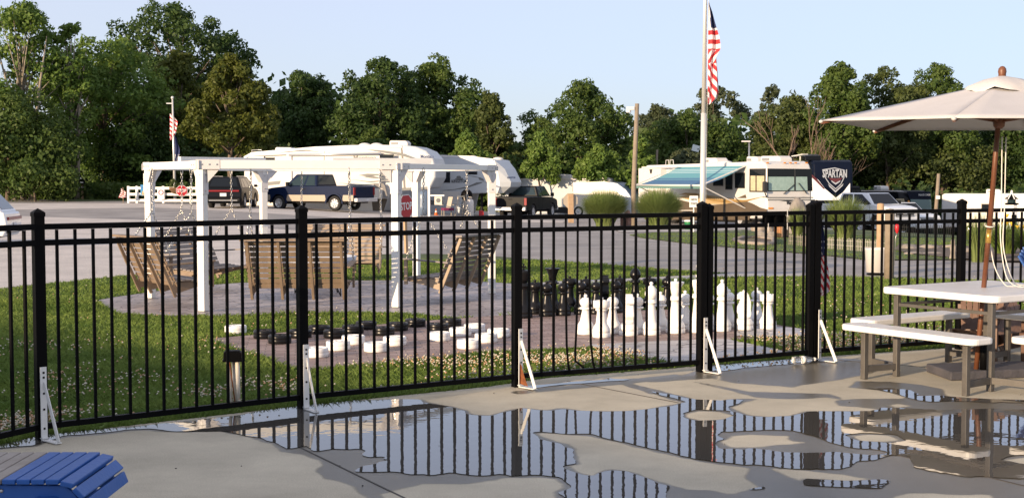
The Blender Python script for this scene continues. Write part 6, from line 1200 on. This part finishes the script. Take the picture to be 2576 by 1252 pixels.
a0_ = GP(2262, 588); wirefence(2262, 2400, 596, 600, 30, .5, 'low dark picket border below the white pickup', 'decal_dark')
for i, (px, y, Y, sx, sz, lab) in enumerate([(2290, 610, 36, .5, .16, 'long flat stone at the left end of the bed wall'), (2340, 612, 36.5, .6, .13, 'long pale stone in the middle of the bed wall'), (2395, 614, 37, .45, .14, 'pale stone in the bed wall just left of the black post'), (2300, 628, 33, .5, .08, 'thin white stone at the near edge of the bed'), (2345, 630, 33, .6, .08, 'second thin white stone along the bed edge'), (2445, 628, 34, .8, .14, 'white stone right of the black post')]): rock(px, y, Y, sx, .4, sz, lab, 'pale_rock' if i else 'rock')
p = AT(2399, 30.5); t = thing('garden_statue', 'small tan stone figure just left of the black post', 'statue', p); mb = MB(); mb.lathe([(.08, 0), (.085, .05), (.06, .15), (.075, .3), (.05, .38), (.055, .42), (.045, .47), (.001, .5)], 14); mb.build('figure', 'pale_rock', t)
# bin and timber bollards
p = GP(2236, 705); t = thing('bollard', 'round timber post beside the white bin, nearest the lawn', 'bollard', p, 0, 'timber bollards'); mb = MB(); mb.lathe([(.088, -.1), (.086, 1.27), (.07, 1.29), (.001, 1.3)], 16); mb.build('post', 'wood_pole', t)
p = AT(2215, 27); t = thing('bollard', 'pale timber post half hidden behind the one at the white bin', 'bollard', p, 0, 'timber bollards'); mb = MB(); mb.lathe([(.075, -.1), (.073, 1.32), (.06, 1.34), (.001, 1.35)], 16); mb.build('post', 'post_wood', t)
p = GP(2216, 694); p.y += .25; t = thing('waste_bin', 'white bin standing at the timber post', 'bin', p); mb = MB(); mb.lathe([(.21, .06), (.235, .48), (.245, .49), (.245, .52), (.22, .52), (.20, .1), (.001, .1)], 24); mb.build('bin', 'rv_white', t); mb = MB(); mb.lathe([(.2, 0), (.2, .03), (.17, .03)], 20); [mb.box((.15*math.cos(a), .15*math.sin(a), .04), (.03, .03, .09)) for a in (0, 2, 4)]; mb.build('stand', 'black_metal', t)
p = GP(2250, 668); t = thing('garden_stake', 'thin stake with a red globe right of the timber post', 'garden ornament', p); mb = MB(); mb.tube([(0, 0, 0), (.02, 0, .62), (.045, 0, .72)], .006, 5); mb.build('stake', 'steel', t); mb = MB(); mb.lathe([(.005, .68), (.03, .72), (.05, .80), (.045, .86), (.02, .9), (.001, .91)], 12, o=(.045, 0, 0)); mb.build('globe', 'sign_red', t)
# toy lighthouse
p = AT(2544, 46); h_ = EYE+(455-480)*46/FPX-p.z; t = thing('toy_lighthouse', 'black and white garden lighthouse with a striped roof', 'lighthouse', p)
mb = MB(); mb.lathe([(.30, 0), (.25, .35), (.225, .7)], 8, sm=False); mb.lathe([(.225, .7), (.20, h_-.42)], 8, sm=False, mi=0); tw = mb.build('tower', 'sign_white', t)
mb = MB(); mb.box((.0, -.24, .5), (.16, .03, .9)); mb.build('door', 'black_metal', t); mb = MB(); mb.lathe([(.25, h_-.48), (.27, h_-.45), (.20, h_-.42)], 8, sm=False); mb.build('gallery', 'black_metal', t); mb = MB(); mb.lathe([(.15, h_-.42), (.15, h_-.28)], 8, sm=False); mb.build('lantern', 'glass_tint', t)
mb = MB(); mb.lathe([(.27, h_-.29), (.13, h_-.2), (.03, h_-.09)], 8, sm=False); rf = mb.build('roof', 'black_metal', t); mb = MB()
for k in range(8): a = 2*PI*k/8; mb = MB(); mb.beam((.275*math.cos(a), .275*math.sin(a), h_-.285), (.03*math.cos(a), .03*math.sin(a), h_-.085), .03, .02); mb.build('roof_rib', 'sign_white', rf)
mb = MB(); mb.lathe([(.03, h_-.1), (.05, h_-.05), (.03, h_-.03), (.04, h_), (.001, h_+.03)], 10); mb.build('finial', 'sign_white', t)
# green tub, small white notice
MATS['green'] = mat('green', (.01, .16, .05), .5)
p = AT(1733, 56); t = thing('green_tub', 'green tub with a white lid under the awning', 'tub', p); mb = MB(); mb.lathe([(.16, 0), (.19, .34), (.19, .36)], 18); mb.build('tub', 'green', t); mb = MB(); mb.lathe([(.2, .36), (.2, .41), (.17, .43), (.001, .43)], 18); mb.build('lid', 'sign_white', t)
p = AT(1745, 52); t = thing('notice_sign', 'small white notice on a stake right beside the tall flagpole', 'sign', p); zc_ = EYE+(455-507)*52/FPX-p.z; mb = MB(); mb.box((0, .03, zc_/2), (.04, .03, zc_)); mb.build('stake', 'sign_white', t); mb = MB(); mb.box((0, 0, zc_), (.34, .02, .46)); b_ = mb.build('board', 'sign_white', t, .01)
for k in range(2): text(('NEW', 'START')[k], .12, Matrix.Translation((0, -.014, zc_+.08-.16*k)) @ Matrix.Rotation(PI/2, 4, 'X'), 'decal_grey', b_, w=.26, bold=.004)
p = AT(1752, 68); t = thing('folding_table', 'white folding table under the awning', 'table', (p.x-.9, p.y, p.z)); mb = MB(); mb.box((0, 0, .72), (1.7, .7, .05)); mb.build('tabletop', 'rv_white', t)
for sx in (-1, 1):
    for sy in (-1, 1): mb = MB(); mb.box((sx*.75, sy*.28, .35), (.04, .04, .7)); mb.build('leg', 'steel', t)
# ================================================================ ON THE POOL DECK
mat('poly_white', (.76, .75, .73), .42, var=.05, vs=6, bump=.08, bs=60); mat('leg_grey', (.085, .078, .07), .5, var=.15, vs=8); mat('canvas', (.52, .50, .49), .85, var=.04, vs=3, bump=.1, bs=60); mat('teak', (.10, .035, .015), .45, c2=(.16, .06, .028), vs=6); mat('brass', (.65, .40, .10), .3, metal=.8)
mat('rope', (.70, .68, .63), .8); mat('slab', (.05, .05, .06), .7, c2=(.085, .08, .09), vs=6, bump=.3, bs=30); mat('brown_poly', (.12, .07, .05), .5, c2=(.17, .105, .08), vs=5); mat('blue_poly', (.012, .085, .33), .45, var=.08, vs=5, bump=.1, bs=40); mat('weathered', (.25, .22, .19), .7, c2=(.33, .30, .27), vs=7, bump=.15, bs=40)
TC = Vector((3.93, 10.76, 0)); ux, uy = .543, -.84; trz = math.atan2(uy, ux)
t = thing('picnic_table', 'white square picnic table with four attached benches and a parasol through it', 'table', TC, trz)     # local x = towards the near corner side, y = away to the right
def slab_(cx_, cy_, z, sx, sy, th, name, m='poly_white', rad=.07):
    n = 5; P_ = []
    for (qx, qy, a0_) in ((1, 1, 0), (-1, 1, 1), (-1, -1, 2), (1, -1, 3)):
        for k in range(n+1): a = PI/2*(a0_+k/n); P_.append((cx_+qx*(sx/2-rad)+rad*math.cos(a), cy_+qy*(sy/2-rad)+rad*math.sin(a)))
    mb = MB(); mb.prism(P_, th, axis='z', o=(0, 0, z-th/2)); return mb.build(name, m, t, .012, seg=3)
TW, TD = 1.12, 1.36
slab_(0, 0, .745, TW, TD, .055, 'tabletop')
mb = MB(); mb.lathe([(.035, .68), (.04, .692)], 16); mb.build('parasol_ring', 'leg_grey', t)
for s_ in (-1, 1):
    slab_(0, s_*(TD/2+.24), .45, 1.32, .27, .05, 'bench'); slab_(s_*(TW/2+.24), 0, .45, .27, 1.32, .05, 'bench')
for sx in (-1, 1):
    for sy in (-1, 1):
        cx_, cy_ = sx*(TW/2-.10), sy*(TD/2-.10); mb = MB(); mb.box((cx_, cy_, .345), (.045, .045, .69)); mb.build('leg', 'leg_grey', t, .004)
        for (bx, by) in ((sx*.50, sy*(TD/2+.24)), (sx*(TW/2+.24), sy*.50)):
            mb = MB(); mb.box((bx, by, .20), (.045, .045, .40)); mb.build('leg', 'leg_grey', t, .004)
            mb = MB(); mb.beam((cx_, cy_, .085), (bx, by, .085), .035, .05); mb.build('strut', 'leg_grey', t)
        mb = MB(); mb.ball((cx_, cy_, .025), .026, 8); mb.build('foot', 'leg_grey', t)
for s_ in (-1, 1):
    mb = MB(); mb.beam((-TW/2+.10, s_*(TD/2-.10), .60), (TW/2-.10, s_*(TD/2-.10), .60), .02, .025); mb.build('apron_rail', 'leg_grey', t); mb = MB(); mb.beam((s_*(TW/2-.10), -TD/2+.10, .60), (s_*(TW/2-.10), TD/2-.10, .60), .02, .025); mb.build('apron_rail', 'leg_grey', t)
# parasol
B0 = Vector((3.93, 10.76, .04)); B1 = W(2475, 722, 10.76); B2 = W(2513, 318, 10.8); B3 = W(2521, 196, 10.82)
base_ = B1-(B2-B1)*((B1.z-.06)/(B2.z-B1.z)); t = thing('parasol', 'beige canvas parasol on a tilted red-brown pole', 'parasol', (base_.x, base_.y, 0)); O = Vector((base_.x, base_.y, 0))
mb = MB(); mb.tube([base_-O, B1+(B2-B1)*.19-O], .021, 14); mb.tube([B1+(B2-B1)*.40-O, B3-O], .021, 14); mb.build('pole', 'teak', t)
mb = MB(); mb.tube([B1+(B2-B1)*.19-O, B1+(B2-B1)*.40-O], .0215, 14); mb.build('pole_joint', 'teak', t)
mb = MB(); mb.tube([B1+(B2-B1)*.275-O, B1+(B2-B1)*.36-O], .0235, 14); mb.build('brass_sleeve', 'brass', t)
mb = MB(); a = B1+(B2-B1)*.38-O; mb.tube([a+Vector((.032*math.cos(u), .032*math.sin(u), .006*math.sin(u))) for u in [2*PI*k/12 for k in range(13)]], .006, 6, cap=False); mb.build('rope_band', 'rope', t)
hub = B2-O; pk = B3-O; mb = MB(); mb.lathe([(.025, -.02), (.045, 0), (.05, .05), (.03, .07)], 14, o=hub); mb.build('hub', 'teak', t)
mb = MB(); mb.lathe([(.022, 0), (.03, .01), (.03, .03), (.034, .05), (.03, .075), (.015, .092), (.001, .096)], 14, o=pk+Vector((0, 0, .0))); mb.build('finial', 'teak', t)
RM = []; zr = 2.085; cxy = Vector((4.02, 10.86, 0))-O; angs = [180+60*k-2 for k in range(6)]
for k, a in enumerate(angs): z = zr+(.035 if k == 0 else 0); RM.append(Vector((cxy.x+1.46*math.cos(R(a)), cxy.y+1.40*math.sin(R(a)), z)))
topc = Vector((pk.x, pk.y, pk.z-.03)); mb = MB(); S = 10
def cpt(k, u, v):      # sagging panel between ribs k and k+1
    a, b = RM[k % 6], RM[(k+1) % 6]; e = a.lerp(b, u); q = topc.lerp(e, v); q.z -= .05*math.sin(PI*u)*v*0+.10*math.sin(PI*v)*(.12)*math.sin(PI*u)-.0; q += (cxy-Vector((e.x, e.y, 0))).normalized()*.05*math.sin(PI*u)*v*v; return q
for k in range(6):
    vs = [cpt(k, i/8, j/S+.0) for j in range(S+1) for i in range(9)]; mb.add(vs, [(j*9+i, j*9+i+1, (j+1)*9+i+1, (j+1)*9+i) for j in range(S) for i in range(8)], 0, True)
bmx = mb.build('canopy', 'canvas', t); bpy.context.view_layer.objects.active = bmx
md_ = bmx.modifiers.new('s', 'SOLIDIFY'); md_.thickness = .006
mb = MB(); vs = []
for k in range(36):
    a = 2*PI*k/36; r1 = .30+.02*math.cos(3*a); w_ = .012*math.sin(6*a+1)+.006*math.sin(11*a); vs += [Vector((topc.x+.02*math.cos(a), topc.y+.02*math.sin(a), topc.z+.045)), Vector((topc.x+r1*.5*math.cos(a), topc.y+r1*.5*math.sin(a), topc.z+.018)), Vector((topc.x+r1*math.cos(a), topc.y+r1*math.sin(a), topc.z-.048+w_)), Vector((topc.x+(r1+.015)*math.cos(a), topc.y+(r1+.015)*math.sin(a), topc.z-.085+w_*1.6))]
mb.add(vs, [(4*k+j, 4*((k+1) % 36)+j, 4*((k+1) % 36)+j+1, 4*k+j+1) for k in range(36) for j in range(3)], 0, True); mb.build('vent_cap', 'canvas', t)
for k in range(6):
    mb = MB(); e = RM[k]; mb.beam(topc-Vector((0, 0, .05)), e-Vector((0, 0, .018)), .022, .028); rb = mb.build('rib', 'teak', t); mb = MB(); q = topc.lerp(e, .45)-Vector((0, 0, .06)); mb.beam(hub+Vector((0, 0, .04)), q, .016, .026); mb.build('strut', 'teak', rb)
    mb = MB(); mb.ball(e-Vector((0, 0, .010)), (.020, .020, .015), 8); mb.build('rib_pocket', 'canvas', t)
# cords hanging from the hub to the table
for j, (dx, pts) in enumerate(((0, [(2521, 345), (2519, 520), (2517, 600), (2530, 690), (2556, 719), (2600, 722)]), (1, [(2531, 345), (2527, 520), (2524, 620), (2546, 700), (2570, 717), (2620, 718)]), (2, [(2484, 568), (2492, 620), (2502, 670), (2522, 708), (2545, 722), (2620, 724)]))):
    mb = MB(); P_ = [W(x, y, 10.62+.08*j)-O for x, y in pts]; Q = []
    for i in range(len(P_)-1):
        p0, p1, p2, p3 = P_[max(0, i-1)], P_[i], P_[i+1], P_[min(len(P_)-1, i+2)]
        for k in range(6): u = k/6; Q.append(.5*((2*p1)+(p2-p0)*u+(2*p0-5*p1+4*p2-p3)*u*u+(3*p1-p0-3*p2+p3)*u**3))
    Q.append(P_[-1])
    for q in Q: q.z = max(q.z, .753)
    mb.tube(Q, .0045, 6); mb.build('cord', 'rope', t)
p = GP(2484, 963, 0); t = thing('stone_slab', 'dark square stone slab lying under the picnic table', 'slab', (3.97, 10.93, 0), R(14)); mb = MB(); mb.prism([(-.48, -.24), (.46, -.24), (.48, .2), (-.40, .26)], .075, axis='z', o=(0, 0, .0375)); mb.build('slab', 'slab', t, .012); mb = MB(); mb.lathe([(.03, .07), (.03, .35), (.026, .35)], 12, o=(O.x-3.97, O.y-10.93, 0)); mb.build('socket', 'black_metal', t)
# adirondack chairs
def adirondack(label, m, loc, rz, grp=None, sc_=1.):
    t = thing('adirondack_chair', label, 'chair', loc, rz, grp); t.scale = (sc_, sc_, sc_)      # faces -y
    for k in range(7): x = (k-3)*.078; mb = MB(); mb.beam((x*.82, .30, .28), (x*1.15, .66, .97-.03*abs(k-3)*.8), .07, .018, up=(0, 1, 0)); mb.build('back_slat', m, t, .003)
    for k in range(6): mb = MB(); mb.box((0, -.26+k*.095, .385-.022*k), (.52, .085, .018), rx=-.2); mb.build('seat_slat', m, t, .003)
    for s_ in (-1, 1):
        mb = MB(); mb.prism([(-.31, .395), (-.31, .30), (.72, .0), (.80, .0), (.82, .03), (.30, .28)], .025, axis='x', o=(s_*.25, 0, 0)); mb.build('side_rail', m, t, .003)
        mb = MB(); mb.box((s_*.30, -.29, .275), (.03, .11, .55)); mb.build('leg', m, t, .004); mb = MB(); mb.prism([(-.06, -.38), (.06, -.38), (.07, -.2), (.05, .45), (-.04, .45), (-.07, -.2)], .022, axis='z', o=(s_*.32, 0, .56)); mb.build('armrest', m, t, .004)
    mb = MB(); mb.box((0, .52, .62), (.62, .025, .06)); mb.build('back_brace', m, t); return t
adirondack('brown slatted garden chair, left of two behind the picnic table', 'brown_poly', (4.26, 12.0, 0), R(-28), 'brown garden chairs', .70); adirondack('brown slatted garden chair, right of two behind the picnic table', 'brown_poly', (4.72, 11.95, 0), R(20), 'brown garden chairs', .70)
adirondack('bright blue garden chair at the right edge of the deck', 'blue_poly', (5.62, 12.6, 0), R(60))
# curved footstool at the lower left
t = thing('slatted_footstool', 'blue curved footstool with grey slats at its left, in the near left corner', 'footstool', (-2.01, 5.69, 0), 0)
zt_ = .385; pitch = .0605; curve = []
for k in range(14):
    x = .17-(k)*pitch
    curve.append((x, zt_+.0-.05*max(0, (x-.02)/.15)**2-.0, -.35*max(0, (x-.02)/.15)))
zt_ = .368; curve = [(.228, .262, 1.2), (.200, .318, .8)]+[(.152-k*pitch, zt_-.012*(k == 0)-.004*k*0, .22*(k == 0)) for k in range(14)]
for i, (x, z, ry) in enumerate(curve):
    mb = MB(); mb.box((x, 0, z), (.054, .56, .022), ry=ry); mb.build('slat', 'blue_poly' if i < 7 else 'weathered', t, .004)
for s_ in (-1, 1):
    mb = MB(); mb.prism([(.205, .245), (.18, .305), (.135, .345), (-.72, .355), (-.72, .29), (-.55, .26), (.05, .25), (.16, .22)], .028, axis='y', o=(0, s_*.235, 0)); mb.build('side_rail', 'blue_poly', t, .005)
    mb = MB(); mb.ball((-.13, s_*.235-.016*1, .325), .009, 8); mb.build('screw', 'steel', t)
    for x in (.06, -.6): mb = MB(); mb.box((x, s_*.265, .15), (.09, .028, .30)); mb.build('leg', 'blue_poly', t, .004)
mb = MB(); mb.box((-.3, 0, .27), (.03, .44, .06)); mb.build('stretcher', 'blue_poly', t)
# plastic bottle
m_ = mat('clear_plastic', (.85, .88, .9), .08, spec=.6, trans=.95); p = GP(2020, 915, 0); t = thing('plastic_bottle', 'empty clear plastic bottle lying at the foot of the gate', 'bottle', (p.x, p.y, .038), R(20)); mb = MB(); mb.lathe([(.001, -.10), (.028, -.10), (.033, -.09), (.033, -.03), (.030, -.02), (.033, -.01), (.033, .03), (.026, .07), (.013, .10), (.012, .115)], 18, axis='x'); mb.build('bottle', 'clear_plastic', t); mb = MB(); mb.lathe([(.015, .112), (.015, .13), (.001, .13)], 14, axis='x'); mb.build('cap', 'sign_white', t)
mb = MB(); mb.lathe([(.0335, -.015), (.034, .02)], 18, axis='x'); mb.build('bottle_label', 'sign_white', t)
# path light on pipe legs
p = GP(578, 1032); p = Vector((-2.02, 9.43, gz(-2.02, 9.43))); t = thing('path_light', 'black box light on slanting white pipes in the lawn behind the fence', 'garden light', p, R(10)); mb = MB(); mb.box((0, 0, .405), (.125, .10, .055)); mb.box((0, 0, .372), (.14, .115, .016)); mb.box((0, 0, .436), (.105, .08, .012)); mb.build('light_box', 'black_metal', t, .004)
for a_, b_, r_ in (((-.035, -.02, .37), (.0, -.02, -.05), .013), ((.035, -.025, .37), (.04, -.03, -.05), .016), ((.005, .02, .37), (.02, .02, -.05), .013)): mb = MB(); mb.tube([a_, b_], r_, 10); mb.build('pipe_leg', 'rv_cream', t)
mb = MB(); mb.tube([(-.02, -.045, .37), (.012, -.045, .1), (.025, -.04, -.03)], .005, 6); mb.build('cable', 'rust', t)
